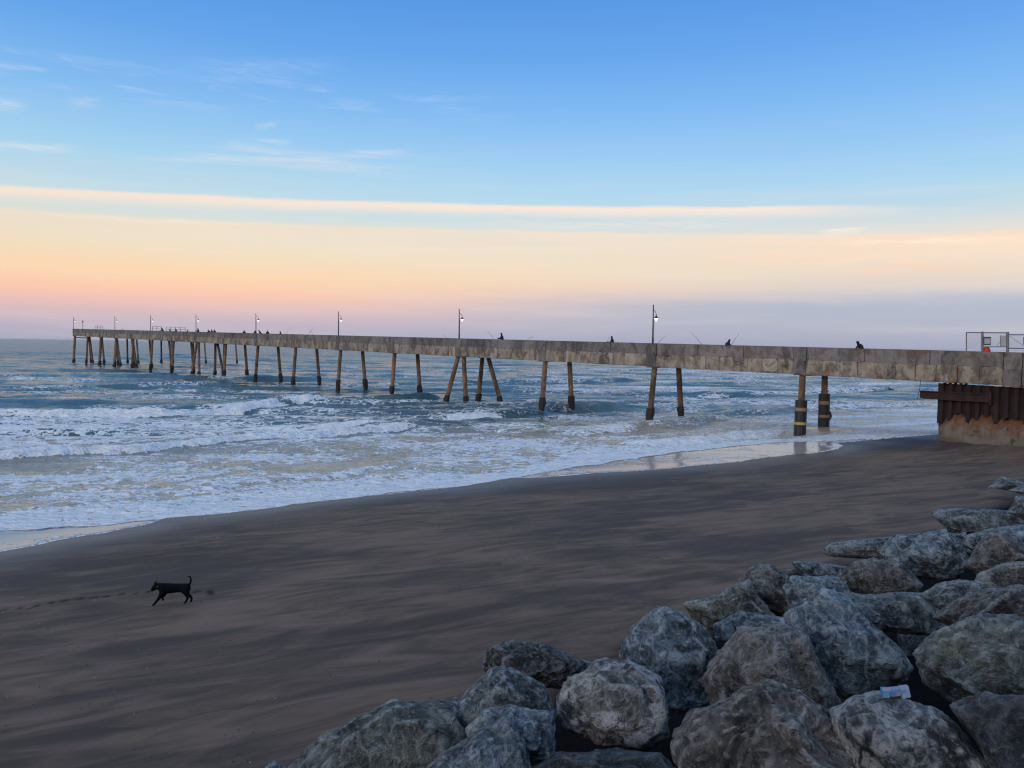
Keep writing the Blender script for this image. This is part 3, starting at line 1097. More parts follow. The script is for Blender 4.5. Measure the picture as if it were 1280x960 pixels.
def person_mesh(lean, armup):
    l = lean
    v = [(0, 0, 0.92, .17, .15), (0.03 * l, 0, 1.12, .19, .15), (0.14 * l, 0, 1.35, .22, .16), (0.20 * l, 0, 1.47, .14, .12), (0.25 * l, 0, 1.55, .075), (0.28 * l, 0, 1.64, .115, .11), (0.29 * l, 0, 1.73, .095),
         (0.13 * l, 0.19, 1.39, .075), (0.18 * l + 0.10, 0.26, 1.14, .055), (0.18 * l + 0.36, 0.20, 1.12 + armup, .042), (0.18 * l + 0.44, 0.18, 1.13 + armup, .045),
         (0.13 * l, -0.19, 1.39, .075), (0.18 * l + 0.10, -0.26, 1.14, .055), (0.18 * l + 0.34, -0.18, 1.10 + armup, .042), (0.18 * l + 0.42, -0.16, 1.11 + armup, .045),
         (0, 0.10, 0.86, .10), (0.03, 0.11, 0.48, .07), (0, 0.11, 0.10, .05), (0.13, 0.12, 0.04, .045),
         (0, -0.10, 0.86, .10), (0.03, -0.11, 0.48, .07), (0, -0.11, 0.10, .05), (0.13, -0.12, 0.04, .045)]
    e = [(0, 1), (1, 2), (2, 3), (3, 4), (4, 5), (5, 6), (2, 7), (7, 8), (8, 9), (9, 10), (2, 11), (11, 12), (12, 13), (13, 14), (0, 15), (15, 16), (16, 17), (17, 18), (0, 19), (19, 20), (20, 21), (21, 22)]
    me = skin_mesh("person_body", v, e, 1)
    me.materials.append(M_BLACK)
    return me


PM = [person_mesh(1.0, 0.05), person_mesh(0.4, 0.1), person_mesh(1.6, 0.0)]
DECK = -1.18
# pixel column, head-top pixel row, pose, heading (degrees), label
PEOPLE = [(1078, 427.5, 2, 200, "person in dark jacket sitting by the parapet between wrapped piles and gate"),
          (908, 425, 0, 20, "person in dark clothes beside two upright fishing rods on the pier"),
          (766, 421, 1, 160, "lone person in dark clothes at the parapet one span past the tall lamp"),
          (628, 417, 1, 200, "lone person in dark clothes leaning on parapet near the splayed trestle"),
          (351, 414.3, 1, 180, "person in dark clothes alone next to crossed fishing rods"),
          (334, 413.5, 0, 90, "person in dark clothes on the pier left of crossed rods"),
          (327, 413.2, 2, 190, "person crouched at parapet right beside the lamp post"),
          (319, 413.6, 1, 140, "person in dark clothes just landward of a lamp post"),
          (305, 413.2, 1, 100, "person in dark clothes standing clear of the group by the lamp"),
          (269, 412.2, 0, 160, "person in dark clothes, one of three standing close together on the pier"),
          (265, 412.2, 1, 170, "person in dark clothes, one of three standing close together on the pier"),
          (262, 412.4, 2, 150, "person in dark clothes, one of three standing close together on the pier"),
          (248, 410.6, 1, 180, "person in dark clothes in front of the lamp post near the far trestle"),
          (234, 412.0, 1, 20, "hunched person in dark clothes beside the far railing's end"),
          (221, 411.0, 0, 190, "person in dark clothes inside the far railing enclosure"),
          (214, 411.6, 2, 190, "crouched person in dark clothes within the far railing enclosure"),
          (204, 409.6, 0, 200, "tall person in dark clothes at the far railing's middle"),
          (153, 411.2, 1, 190, "person in dark clothes alone on the pier head")]
ph = 0
for x, y, pose, hd, lab in PEOPLE:
    a = a_at_px(x + 0)
    # stand just inside the parapet
    b = NF + 0.75
    for _ in range(6):
        q = pt(a, b, 0)
        xx, yy = to_px(q)
        a += (x - xx) * -1.0 * (q[1] / F_PX) / 0.669 * 0.7
    p = pt(a, b, DECK)
    o = bpy.data.objects.new("person", PM[pose])
    COL.objects.link(o)
    tx, ty = to_px(p)
    want = at_depth(x, y, p[1])[2]           # head height that the photograph shows
    hgt = want - p[2]
    full = 1.66
    o.location = tuple(p)
    o.scale = (0.95,) * 3
    sc = max(0.86, min(1.12, hgt / full))
    o.scale = (sc, sc, sc)
    o.rotation_euler = (0, 0, math.radians(hd))
    g = "three people standing together on the pier" if "one of three" in lab else None
    props(o, lab, "person", g or "people fishing along the pier")

# fishing rods
RODS = [((864, 416), (878, 431), "fishing rod leaning seaward between the tall lamp and the seated angler"),
        ((924, 417), (913.5, 431), "upright fishing rod tilted landward right beside a dark figure"),
        ((832, 419.5), (822, 431), "short fishing rod leaning out close to the tall lamp post"),
        ((667, 420), (658, 427), "short fishing rod propped alone past the lone leaning person"),
        ((760, 421.5), (765, 429), "fishing rod held by the lone person one span past tall lamp"),
        ((393, 409), (385, 420), "longer one of two crossed fishing rods on the pier"),
        ((386, 412), (392, 420), "shorter one of two crossed fishing rods on the pier"),
        ((609, 414), (618, 425), "long thin fishing rod left of the person by the splayed trestle"),
        ((554, 419), (558, 424), "short fishing rod stub on the parapet between trestle and lamp"),
        ((1071, 431), (1074, 436), "short rod standing beside the person near the gate"),
        ((362, 411), (357, 418), "fishing rod beside the person next to crossed rods")]
M_ROD = simple_mat("rod_blank", (0.03, 0.03, 0.035), 0.5, 0, 0.2, 3)
M_CORK = simple_mat("rod_cork_grip", (0.12, 0.08, 0.05), 0.8, 0, 0.2, 9)
for (x1, y1), (x0, y0), lab in RODS:
    a = a_at_px(x0)
    for _ in range(6):
        q = pt(a, NF + 0.12, 0)
        a += -(x0 - to_px(q)[0]) * (q[1] / F_PX) / 0.669 * 0.7
    p = pt(a, NF + 0.12, 0.0)
    p = p + np.array([0, 0, -0.03])
    z = p[1]
    tip = at_depth(x1, y1, z - 0.8)
    root = empty("fishing_rod", tuple(p))
    props(root, lab, "fishing rod", "fishing rods propped along the pier")
    d = (tip - p)
    butt = p - d / np.linalg.norm(d) * 0.55
    mid = p + d * 0.55 + np.array([0, 0, 0.05])
    mesh_obj("blank", *polytube([p - d * 0.02, mid, tip], [0.017, 0.013, 0.008], 5), M_ROD, root)
    mesh_obj("grip", *tube(butt, p - d * 0.02, 0.022, 0.02, 6), M_CORK, root)
    rp = p - d / np.linalg.norm(d) * 0.12
    mesh_obj("reel", *tube(rp + V * -0.03, rp + V * -0.12, 0.05, 0.05, 8), M_ROD, root)


# railings on the pier head
def railing(x0, x1, h, bb, label, nposts):
    a0, a1 = a_at_px(x0), a_at_px(x1)
    res = []
    for x in (x0, x1):
        a = a_at_px(x)
        for _ in range(8):
            q = pt(a, bb, 0)
            a += -(x - to_px(q)[0]) * (q[1] / F_PX) / 0.669 * 0.7
        res.append(a)
    a0, a1 = res
    r = empty("pipe_railing", tuple(pt(a0, bb, DECK)))
    props(r, label, "railing")
    for i in range(nposts):
        a = a0 + (a1 - a0) * i / (nposts - 1)
        mesh_obj("post", *tube(pt(a, bb, DECK), pt(a, bb, h), 0.05, 0.05, 6), M_GALV, r)
    for hh in (h - 0.03, h * 0.45):
        mesh_obj("rail", *tube(pt(a0, bb, hh), pt(a1, bb, hh), 0.04, 0.04, 6), M_GALV, r)
    return r


railing(190, 201, 1.0, NF + 3.6, "short grey pipe railing at the landing beside a far lamp post", 3)
railing(207, 231, 0.9, NF + 3.6, "longer grey pipe railing around the figures far out on the pier", 5)
railing(118, 128, 0.95, NF + 2.5, "small dark railing standing near the pier's tip", 4)
pc = pt(a_at_px(101), NF + 1.0, DECK)
pr = empty("navigation_post", tuple(pc))
props(pr, "short dark post with a box on top at the pier's tip", "post")
mesh_obj("pole", *tube(pc, pc + np.array([0, 0, 3.0]), 0.07, 0.06, 8), M_IRON, pr)
mesh_obj("light_box", *tube(pc + np.array([0, 0, 3.0]), pc + np.array([0, 0, 3.5]), 0.16, 0.13, 8), M_IRON, pr)
# hanging line under the deck
c0 = at_depth(1151, 474, 49.5)
c1 = at_depth(1147, 500, 49.5)
cb = polytube([c0, c0 * .6 + c1 * .4 + np.array([.02, 0, 0]), c0 * .2 + c1 * .8, c1 + np.array([-.05, 0, 0.03])], 0.018, 5)
ho = mesh_obj("hanging_rope", *cb, M_ROD, None, loc=tuple(c0))
props(ho, "thin dark rope hanging below the deck beside the rusty bulkhead", "rope")

# ------------------------------------------------------------------ rusty sheet-pile bulkhead under the landward end
def rust_mat(name, c0, c1, c2):
    m, k, b = mat_new(name)
    co = world_co(k)
    st = k.noise(k.mapping(co, scale=(3.0, 3.0, 0.5)), 1.2, 6, 0.68, 0.3)
    bl = k.noise(co, 1.1, 5, 0.65, 0.5)
    c = k.mix(k.smooth(st, 0.35, 0.68), c0, c1)
    c = k.mix(k.smooth(bl, 0.55, 0.74), c, c2)
    k.link(c, b.inputs['Base Color'])
    b.inputs['Roughness'].default_value = 0.9
    bump(k, b, k.m('ADD', st, bl), 0.7, 0.03)
    return m


M_RUST = rust_mat("rusted_sheet_steel", (0.014, 0.009, 0.010), (0.036, 0.019, 0.017), (0.07, 0.03, 0.02))
M_RUSTB = rust_mat("rusted_beam", (0.022, 0.013, 0.012), (0.052, 0.023, 0.018), (0.10, 0.04, 0.028))
BH_B = -0.05                         # face of the sheets across the pier


def bh_pt(a, b, z):
    p = P0 + U * a + V * b
    return np.array([p[0], p[1], z])


A_BH = a_at_px(1171)
for _ in range(8):
    q = bh_pt(A_BH, BH_B, 4)
    A_BH += -(1171 - to_px(q)[0]) * (q[1] / F_PX) / 0.669 * 0.7
bulk = empty("sheet_pile_bulkhead", tuple(bh_pt(A_BH, 0, 0.9)))
props(bulk, "rusty corrugated sheet pile bulkhead holding up the pier's landward end", "bulkhead")


def deck_bottom(a):
    return TOP0 + GRADE * a - PH - FH - 0.08


SHW = 0.52
nsh = 34
for i in range(nsh):
    a1, a0 = A_BH - i * SHW, A_BH - (i + 1) * SHW
    zt = deck_bottom(a0) - 0.01
    zb = 2.30 + 0.34 * rngp.uniform(-1, 1) - (0.25 if i < 2 else 0)
    zc = zb + rngp.uniform(-.25, .25)
    # trapezoid fold of one sheet
    prof = [(a1, BH_B + 0.22), (a1 - 0.10, BH_B + 0.22), (a1 - 0.17, BH_B), (a1 - 0.38, BH_B), (a1 - 0.45, BH_B + 0.22), (a0 + 0.004, BH_B + 0.22)]
    vs, fs = [], []
    for j, (aa, bb) in enumerate(prof):
        t = j / 5
        z_ = zb * (1 - t) + zc * t + 0.12 * math.sin(j * 2.3 + i)
        vs += [bh_pt(aa, bb, z_), bh_pt(aa, bb, zt), bh_pt(aa, bb + 0.03, z_), bh_pt(aa, bb + 0.03, zt)]
    for j in range(5):
        q = 4 * j
        fs += [(q, q + 1, q + 5, q + 4), (q + 2, q + 6, q + 7, q + 3), (q, q + 4, q + 6, q + 2)]
    mesh_obj("steel_sheet", vs, fs, M_RUST, bulk)
# end face, across the pier
for i in range(10):
    b0, b1 = BH_B + 0.25 + i * 0.5, BH_B + 0.25 + (i + 1) * 0.5 - 0.004
    o_ = 0.0 if i % 2 else 0.16
    vs = [bh_pt(A_BH - o_ - 0.1, b0, 2.0), bh_pt(A_BH - o_ - 0.1, b1, 2.0), bh_pt(A_BH - o_ - 0.1, b1, deck_bottom(A_BH) - .01), bh_pt(A_BH - o_ - 0.1, b0, deck_bottom(A_BH) - .01),
          bh_pt(A_BH - o_ - 0.13, b0, 2.0), bh_pt(A_BH - o_ - 0.13, b1, 2.0), bh_pt(A_BH - o_ - 0.13, b1, deck_bottom(A_BH) - .01), bh_pt(A_BH - o_ - 0.13, b0, deck_bottom(A_BH) - .01)]
    mesh_obj("end_sheet", vs, BOXF, M_RUST, bulk)
# wale: I-beam sticking out past the corner
w0, w1 = A_BH + 0.95, A_BH - 3.1
zw = 3.80


def ibeam(a0, a1, b0, zmid, h, tw):
    V_, F_ = [], []
    for (bA, bB, zA, zB) in ((b0 - tw, b0 + 0.02, zmid + h / 2 - 0.05, zmid + h / 2), (b0 - tw * .55, b0 - tw * .40, zmid - h / 2 + 0.05, zmid + h / 2 - 0.05), (b0 - tw, b0 + 0.02, zmid - h / 2, zmid - h / 2 + 0.05)):
        n = len(V_)
        cut = 0.25 if zA < zmid - h / 2 + 0.01 else 0.0
        V_ += [bh_pt(a0 - cut, bA, zA), bh_pt(a1, bA, zA), bh_pt(a1, bA, zB), bh_pt(a0 - cut * .5, bA, zB), bh_pt(a0 - cut, bB, zA), bh_pt(a1, bB, zA), bh_pt(a1, bB, zB), bh_pt(a0 - cut * .5, bB, zB)]
        F_ += [tuple(i + n for i in f) for f in BOXF]
    return V_, F_


mesh_obj("wale_beam", *ibeam(w0, w1, BH_B - 0.03, zw, 0.52, 0.30), M_RUSTB, bulk)
mesh_obj("wale_plate", [bh_pt(w1 + 0.0, BH_B - 0.36, zw - 0.42), bh_pt(w1 - 0.08, BH_B - 0.36, zw - 0.42), bh_pt(w1 - 0.08, BH_B - 0.36, zw + 0.42), bh_pt(w1, BH_B - 0.36, zw + 0.42),
                         bh_pt(w1 + 0.0, BH_B - 0.02, zw - 0.42), bh_pt(w1 - 0.08, BH_B - 0.02, zw - 0.42), bh_pt(w1 - 0.08, BH_B - 0.02, zw + 0.42), bh_pt(w1, BH_B - 0.02, zw + 0.42)], BOXF, M_RUSTB, bulk)


def footing_mat():
    m, k, b = mat_new("rust_stained_footing")
    co = world_co(k)
    sp = k.n('ShaderNodeSeparateXYZ')
    k.link(co, sp.inputs[0])
    z = sp.outputs[2]
    st = k.noise(k.mapping(co, scale=(2.6, 2.6, 0.35)), 1.2, 6, 0.7, 0.4)
    bl = k.noise(co, 1.3, 5, 0.65, 0.5)
    run = k.smooth(k.m('ADD', z, k.m('MULTIPLY', k.m('SUBTRACT', st, 0.5), 3.2)), 1.25, 2.35)    # rust runs down from the steel
    c = k.mix(bl, (0.13, 0.115, 0.092, 1), (0.24, 0.215, 0.17, 1))
    c = k.mix(run, c, k.mix(st, (0.24, 0.098, 0.034, 1), (0.075, 0.036, 0.022, 1)))
    c = k.mix(k.smooth(bl, 0.42, 0.32), c, (0.05, 0.045, 0.04, 1))
    k.link(c, b.inputs['Base Color'])
    b.inputs['Roughness'].default_value = 0.9
    bump(k, b, k.m('ADD', st, bl), 0.8, 0.06)
    return m


M_FOOT = footing_mat()
# lumpy poured footing below the sheets
na, nz_ = 90, 16
vs, fs = [], []
aa = np.linspace(A_BH - 0.22, A_BH - 18, na)
for j in range(nz_):
    tz = j / (nz_ - 1)
    for i in range(na):
        zt = 2.80 + 0.42 * float(fbm(np.array([aa[i] * 0.8]), np.array([3.3]), seed=78, octv=4, gain=0.6)[0])
        z_ = 0.3 + (zt - 0.3) * tz
        bulge = 0.18 + 0.16 * math.sin(tz * math.pi) - 1.7 * max(0, tz - 0.66)
        q = bh_pt(aa[i], 0, 0)
        nn = float(fbm(np.array([aa[i] * 0.9]), np.array([z_ * 1.2]), seed=77, octv=4)[0])
        if j in (3, 4):
            bulge -= 0.10 * (math.sin(i * 0.35) > 0.1)
        bulge += 0.16 * nn
        ed = 0.0
        if i < 3:
            bulge -= (3 - i) * 0.12
        vs.append(bh_pt(aa[i], BH_B - bulge, z_))
for j in range(nz_ - 1):
    for i in range(na - 1):
        fs.append((j * na + i, (j + 1) * na + i, (j + 1) * na + i + 1, j * na + i + 1))
n0 = len(vs)
# top ledge and end cap run back under the deck
for i in range(na):
    vs.append(bh_pt(aa[i], BH_B + 3.5, vs[(nz_ - 1) * na + i][2]))
for i in range(na - 1):
    fs.append(((nz_ - 1) * na + i, n0 + i, n0 + i + 1, (nz_ - 1) * na + i + 1))
n1_ = len(vs)
for j in range(nz_):
    z_ = vs[j * na][2]
    vs.append(bh_pt(aa[0] + 0.1 * math.sin(j * 0.9), BH_B + 3.5, z_))
for j in range(nz_ - 1):
    fs.append((j * na, n1_ + j, n1_ + j + 1, (j + 1) * na))
mesh_obj("footing", vs, fs, M_FOOT, bulk, smooth=True)

# ------------------------------------------------------------------ gate and fence across the landward end of the deck
M_SIGN = simple_mat("sign_dark_border", (0.05, 0.055, 0.06), 0.6, 0, 0.2, 6)
M_SIGNW = simple_mat("sign_faded_face", (0.38, 0.40, 0.42), 0.6, 0, 0.25, 9)
M_RED = simple_mat("red_plastic", (0.55, 0.03, 0.02), 0.5, 0, 0.15, 4)
M_WIRE = simple_mat("chain_link_wire", (0.30, 0.31, 0.33), 0.5, 0.4, 0.2, 4)


def fence_pt(x, y, b=NF + 0.55):
    """point on the line b across, at pixel column x and row y"""
    a = a_at_px(x)
    for _ in range(10):
        q = pt(a, b, 0)
        a += -(x - to_px(q)[0]) * (q[1] / F_PX) / 0.669 * 0.7
    q = pt(a, b, 0)
    return at_depth(x, y, (q - CAM) @ FW)


FB = NF + 0.6
gate = empty("chain_link_gate", tuple(fence_pt(1228, 448, FB)))
props(gate, "grey chain-link gate panel with dark sign board closing the pier", "gate")
fence2 = empty("chain_link_fence", tuple(fence_pt(1262, 448, FB)))
props(fence2, "chain-link fence with diagonal brace landward of the gate", "fence")


def bar(par, name, p, q, r, mat=M_GALV):
    return mesh_obj(name, *tube(p, q, r, r, 7), mat, par)


bar(gate, "end_post", fence_pt(1208, 450, FB), fence_pt(1208, 415, FB), 0.035)
bar(gate, "gate_post", fence_pt(1228, 452, FB), fence_pt(1228, 414.5, FB), 0.075)
bar(gate, "latch_post", fence_pt(1259.5, 452, FB), fence_pt(1259.5, 415, FB), 0.085)
bar(gate, "top_rail", fence_pt(1208, 415.6, FB), fence_pt(1259, 416, FB), 0.035)
bar(gate, "bottom_rail", fence_pt(1229, 433.5, FB), fence_pt(1259, 433.5, FB), 0.03)
bar(gate, "brace_rod", fence_pt(1246, 432, FB), fence_pt(1258, 419, FB), 0.015)
bar(gate, "mid_stile", fence_pt(1251, 434, FB), fence_pt(1251, 419, FB), 0.03)
bar(fence2, "top_rail", fence_pt(1260.5, 418.3, FB), fence_pt(1330, 418.8, FB), 0.035)
bar(fence2, "bottom_rail", fence_pt(1260.5, 435.3, FB), fence_pt(1330, 436.6, FB), 0.035)
bar(fence2, "post", fence_pt(1316, 452, FB), fence_pt(1316, 416, FB), 0.06)
bar(fence2, "brace_rod", fence_pt(1262, 420, FB), fence_pt(1290, 440, FB), 0.012)


def quad_plate(par, name, x0, y0, x1, y1, b, th, mat):
    f = [fence_pt(x0, y1, b), fence_pt(x1, y1, b), fence_pt(x1, y0, b), fence_pt(x0, y0, b)]
    g = [p + V * th for p in f]
    return mesh_obj(name, f + g, BOXF, mat, par)


quad_plate(gate, "sign_board", 1229.5, 421, 1238.5, 431.5, FB - 0.10, 0.02, M_SIGN)
quad_plate(gate, "sign_face", 1230.5, 423, 1238.0, 429.8, FB - 0.113, 0.01, M_SIGNW)
quad_plate(gate, "hinge_panel", 1252, 419.5, 1257.5, 432.5, FB - 0.09, 0.02, M_SIGNW)
quad_plate(fence2, "sign_board", 1279, 421, 1286, 431, FB - 0.10, 0.02, M_RED)
quad_plate(fence2, "sign_face", 1280.4, 422.5, 1284.6, 429.5, FB - 0.113, 0.01, M_SIGNW)


def chain(par, x0, x1, y0, y1, b):
    """woven wire between two columns and rows"""
    A, B_, C_, D_ = fence_pt(x0, y1, b), fence_pt(x1, y1, b), fence_pt(x1, y0, b), fence_pt(x0, y0, b)
    w, h = np.linalg.norm(B_ - A), np.linalg.norm(D_ - A)
    parts = []
    st = 0.085
    P = lambda u, v: A + (B_ - A) * (u / w) + (D_ - A) * (v / h)
    n = int((w + h) / st)
    for i in range(1, n):
        c = i * st
        for sgn in (1, -1):
            u0, v0 = (c, 0) if c < w else (w, c - w)
            u1, v1 = (0, c) if c < h else (c - h, h)
            if sgn < 0:
                u0, u1 = w - u0, w - u1
            if abs(u0 - u1) < 0.02:
                continue
            parts.append(tube(P(u0, v0), P(u1, v1), 0.0028, 0.0028, 3, False))
    o = mesh_obj("wire_mesh", *join(parts), M_WIRE, par)
    props(o, kind='stuff')


chain(gate, 1209, 1227.5, 416, 436, FB)
chain(gate, 1229, 1258.5, 416, 433, FB)
chain(fence2, 1261, 1315, 418.8, 435.5, FB)
# red traffic cone behind the parapet
cb_ = fence_pt(1232.5, 452, NF + 0.80)
cb_[2] = pt(a_at_px(1232), 0, DECK)[2]
cone = empty("traffic_cone", tuple(cb_))
props(cone, "red barrel-shaped safety marker standing at the foot of the gate", "safety marker")
topz = fence_pt(1232.5, 433.2, NF + 0.80)[2]
hh = topz - cb_[2]
mesh_obj("body", *polytube([cb_ + np.array([0, 0, z * hh]) for z in (0.0, 0.5, 0.86, 0.95, 1.0)], [0.27, 0.25, 0.22, 0.17, 0.09], 14), M_RED, cone)
mesh_obj("base", *tube(cb_, cb_ + np.array([0, 0, 0.06]), 0.34, 0.34, 12), M_BLACK, cone)

# bird over the water
bp = at_depth(1113, 487.0, 62.0)
bird = empty("sea_bird", tuple(bp))
props(bird, "small dark bird flying low over the water under the pier", "bird")
bb_ = skin_mesh("bird_body", [(0, 0, 0, .055), (0.12, 0, 0.02, .045), (0.20, 0, 0.05, .03), (0.27, 0, 0.045, .01), (-0.14, 0, -0.01, .035), (-0.26, 0, -0.01, .02)], [(0, 1), (1, 2), (2, 3), (0, 4), (4, 5)], 1)
bb_.materials.append(M_BLACK)
bo = bpy.data.objects.new("body", bb_)
COL.objects.link(bo)
bo.parent = bird
for sg in (-1, 1):
    vs = np.array([(0.07, 0.03 * sg, 0.03), (0.02, 0.22 * sg, 0.13), (-0.12, 0.42 * sg, 0.06), (-0.10, 0.22 * sg, 0.10), (-0.08, 0.03 * sg, 0.02)])
    vv = np.vstack([vs, vs + np.array([0, 0, 0.012])]) + bp
    mesh_obj("wing", vv, [(0, 1, 2, 3, 4), (9, 8, 7, 6, 5), (0, 5, 6, 1), (1, 6, 7, 2), (2, 7, 8, 3), (3, 8, 9, 4)], M_BLACK, bird)
bird.rotation_euler = (0.2, 0.1, 0.4)

# ------------------------------------------------------------------ boulders of the revetment
def rock_material(name, base, dark, vein, patch, veins=1.0, patchamt=0.25):
    m, k, b = mat_new(name)
    tcn = k.n('ShaderNodeTexCoord')
    oi = k.n('ShaderNodeObjectInfo')
    va = k.n('ShaderNodeVectorMath', operation='MULTIPLY_ADD')
    k.link(oi.outputs['Random'], va.inputs[0])
    va.inputs[1].default_value = (37, 53, 71)
    k.link(tcn.outputs['Object'], va.inputs[2])
    co = va.outputs[0]
    n1_ = k.noise(co, 1.6, 6, 0.62, 0.6)
    n2_ = k.noise(co, 6.5, 6, 0.66, 0.9)
    n3_ = k.noise(co, 28.0, 5, 0.7, 0.3)
    w = k.n('ShaderNodeTexNoise')
    w.inputs['Scale'].default_value = 2.6
    w.inputs['Detail'].default_value = 4
    k.link(co, w.inputs['Vector'])
    wv = k.n('ShaderNodeVectorMath', operation='MULTIPLY_ADD')
    k.link(w.outputs['Color'], wv.inputs[0])
    wv.inputs[1].default_value = (0.9, 0.9, 0.9)
    k.link(co, wv.inputs[2])
    vo = k.n('ShaderNodeTexVoronoi', feature='DISTANCE_TO_EDGE')
    vo.inputs['Scale'].default_value = 4.2
    k.link(wv.outputs[0], vo.inputs['Vector'])
    vo2 = k.n('ShaderNodeTexVoronoi', feature='DISTANCE_TO_EDGE')
    vo2.inputs['Scale'].default_value = 11.0
    k.link(wv.outputs[0], vo2.inputs['Vector'])
    v = k.smooth(vo.outputs['Distance'], 0.07, 0.0)
    v2 = k.smooth(vo2.outputs['Distance'], 0.07, 0.0)
    vv = k.m('MAXIMUM', k.m('MULTIPLY', v, k.smooth(n1_, 0.42, 0.66)), k.m('MULTIPLY', k.m('MULTIPLY', v2, k.smooth(n2_, 0.48, 0.66)), 0.75))
    c = k.mix(k.smooth(n1_, 0.38, 0.60), dark, base)
    c = k.mix(k.m('MULTIPLY', k.smooth(n2_, 0.46, 0.64), 0.55), c, tuple(min(1, q * 1.7) for q in base))
    c = k.mix(k.m('MULTIPLY', k.smooth(n2_, 0.46, 0.36), 0.6), c, tuple(q * 0.45 for q in dark))
    if patchamt:
        pn = k.noise(co, 1.1, 5, 0.68, 1.2)
        pm = k.m('MULTIPLY', k.smooth(pn, 0.66 - patchamt * 0.3, 0.74 - patchamt * 0.3), k.smooth(n2_, 0.36, 0.5))
        c = k.mix(pm, c, patch)
    pnt = k.n('ShaderNodeNewGeometry').outputs['Pointiness']
    worn = k.m('MULTIPLY', k.smooth(pnt, 0.505, 0.545), k.smooth(n2_, 0.38, 0.56))
    c = k.mix(k.m('MULTIPLY', worn, 0.8), c, tuple(0.95 * q for q in vein))
    sw = k.n('ShaderNodeTexWave', wave_type='BANDS')
    sw.inputs['Scale'].default_value = 1.7
    sw.inputs['Distortion'].default_value = 14.0
    sw.inputs['Detail'].default_value = 4.0
    sw.inputs['Detail Scale'].default_value = 1.6
    k.link(co, sw.inputs['Vector'])
    swm = k.m('MULTIPLY', k.smooth(sw.outputs['Fac'], 0.80, 0.97), k.smooth(n1_, 0.36, 0.60))
    c = k.mix(k.m('MULTIPLY', swm, 0.55 * veins), c, vein)
    c = k.mix(k.m('MULTIPLY', k.m('MULTIPLY', vv, veins), k.m('ADD', 0.25, oi.outputs['Random'])), c, vein)
    c = k.mix(k.m('MULTIPLY', k.smooth(n3_, 0.56, 0.68), 0.55), c, vein)
    c = k.mix(k.m('MULTIPLY', k.smooth(n3_, 0.45, 0.36), 0.6), c, tuple(q * 0.4 for q in dark))
    gl = k.noise(co, 75.0, 3, 0.7)
    c = k.mix(k.smooth(gl, 0.70, 0.76), c, (0.7, 0.72, 0.74, 1))  # white flecks put into the colour as specular glints
    k.link(c, b.inputs['Base Color'])
    r = k.m('SUBTRACT', 0.76, k.m('MULTIPLY', n2_, 0.55))
    k.link(r, b.inputs['Roughness'])
    b.inputs['Specular IOR Level'].default_value = 0.45
    h = k.m('ADD', k.m('ADD', k.m('MULTIPLY', n2_, 1.0), k.m('MULTIPLY', n3_, 0.40)), k.m('ADD', k.m('MULTIPLY', vv, 0.12), k.m('MULTIPLY', n1_, 0.8)))
    bump(k, b, h, 1.0, 0.20)
    return m


RM = {
    'blue': rock_material("blue_grey_rock", (0.125, 0.185, 0.225), (0.022, 0.038, 0.052), (0.58, 0.66, 0.71), (0.16, 0.2, 0.22), 0.85, 0.1),
    'grey': rock_material("slate_grey_rock", (0.125, 0.162, 0.182), (0.022, 0.032, 0.038), (0.54, 0.60, 0.63), (0.2, 0.22, 0.22), 0.75, 0.15),
    'brown': rock_material("brown_grey_rock", (0.140, 0.134, 0.122), (0.026, 0.025, 0.025), (0.46, 0.47, 0.46), (0.14, 0.11, 0.085), 0.6, 0.2),
    'olive': rock_material("olive_rock", (0.150, 0.168, 0.148), (0.028, 0.036, 0.034), (0.52, 0.57, 0.56), (0.14, 0.135, 0.08), 0.65, 0.25),
    'pale': rock_material("pale_lichen_rock", (0.20, 0.20, 0.185), (0.040, 0.044, 0.046), (0.62, 0.64, 0.65), (0.66, 0.68, 0.70), 0.6, 0.5),
    'white': rock_material("white_streaked_rock", (0.090, 0.105, 0.115), (0.018, 0.023, 0.027), (0.60, 0.64, 0.66), (0.46, 0.50, 0.52), 0.95, 0.4),
    'black': rock_material("black_rough_rock", (0.045, 0.048, 0.053), (0.008, 0.009, 0.011), (0.32, 0.34, 0.35), (0.2, 0.2, 0.2), 0.5, 0.15),
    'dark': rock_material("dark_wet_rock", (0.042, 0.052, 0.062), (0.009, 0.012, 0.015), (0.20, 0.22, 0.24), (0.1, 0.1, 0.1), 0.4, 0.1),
}
_ico = {}


def ico(sub):
    if sub not in _ico:
        bm = bmesh.new()
        bmesh.ops.create_icosphere(bm, subdivisions=sub, radius=1.0)
        _ico[sub] = (np.array([v.co[:] for v in bm.verts]), [tuple(v.index for v in f.verts) for f in bm.faces])
        bm.free()
    return _ico[sub]


def slope_point(x, y, lift):
    """where the pixel's ray meets the face of the revetment"""
    d = ray(x, y)
    lo, hi = 2.0, 60.0
    for _ in range(60):
        m_ = 0.5 * (lo + hi)
        p = CAM + d * m_
        T = toe(p[0], p[1])
        s = float(shore(np.array([p[0]]), np.array([p[1]]))[0][0])
        g = max(0.95 + 0.38 * max(T, 0), 0.0) + lift
        if p[2] > g:
            lo = m_
        else:
            hi = m_
    return CAM + d * lo, lo


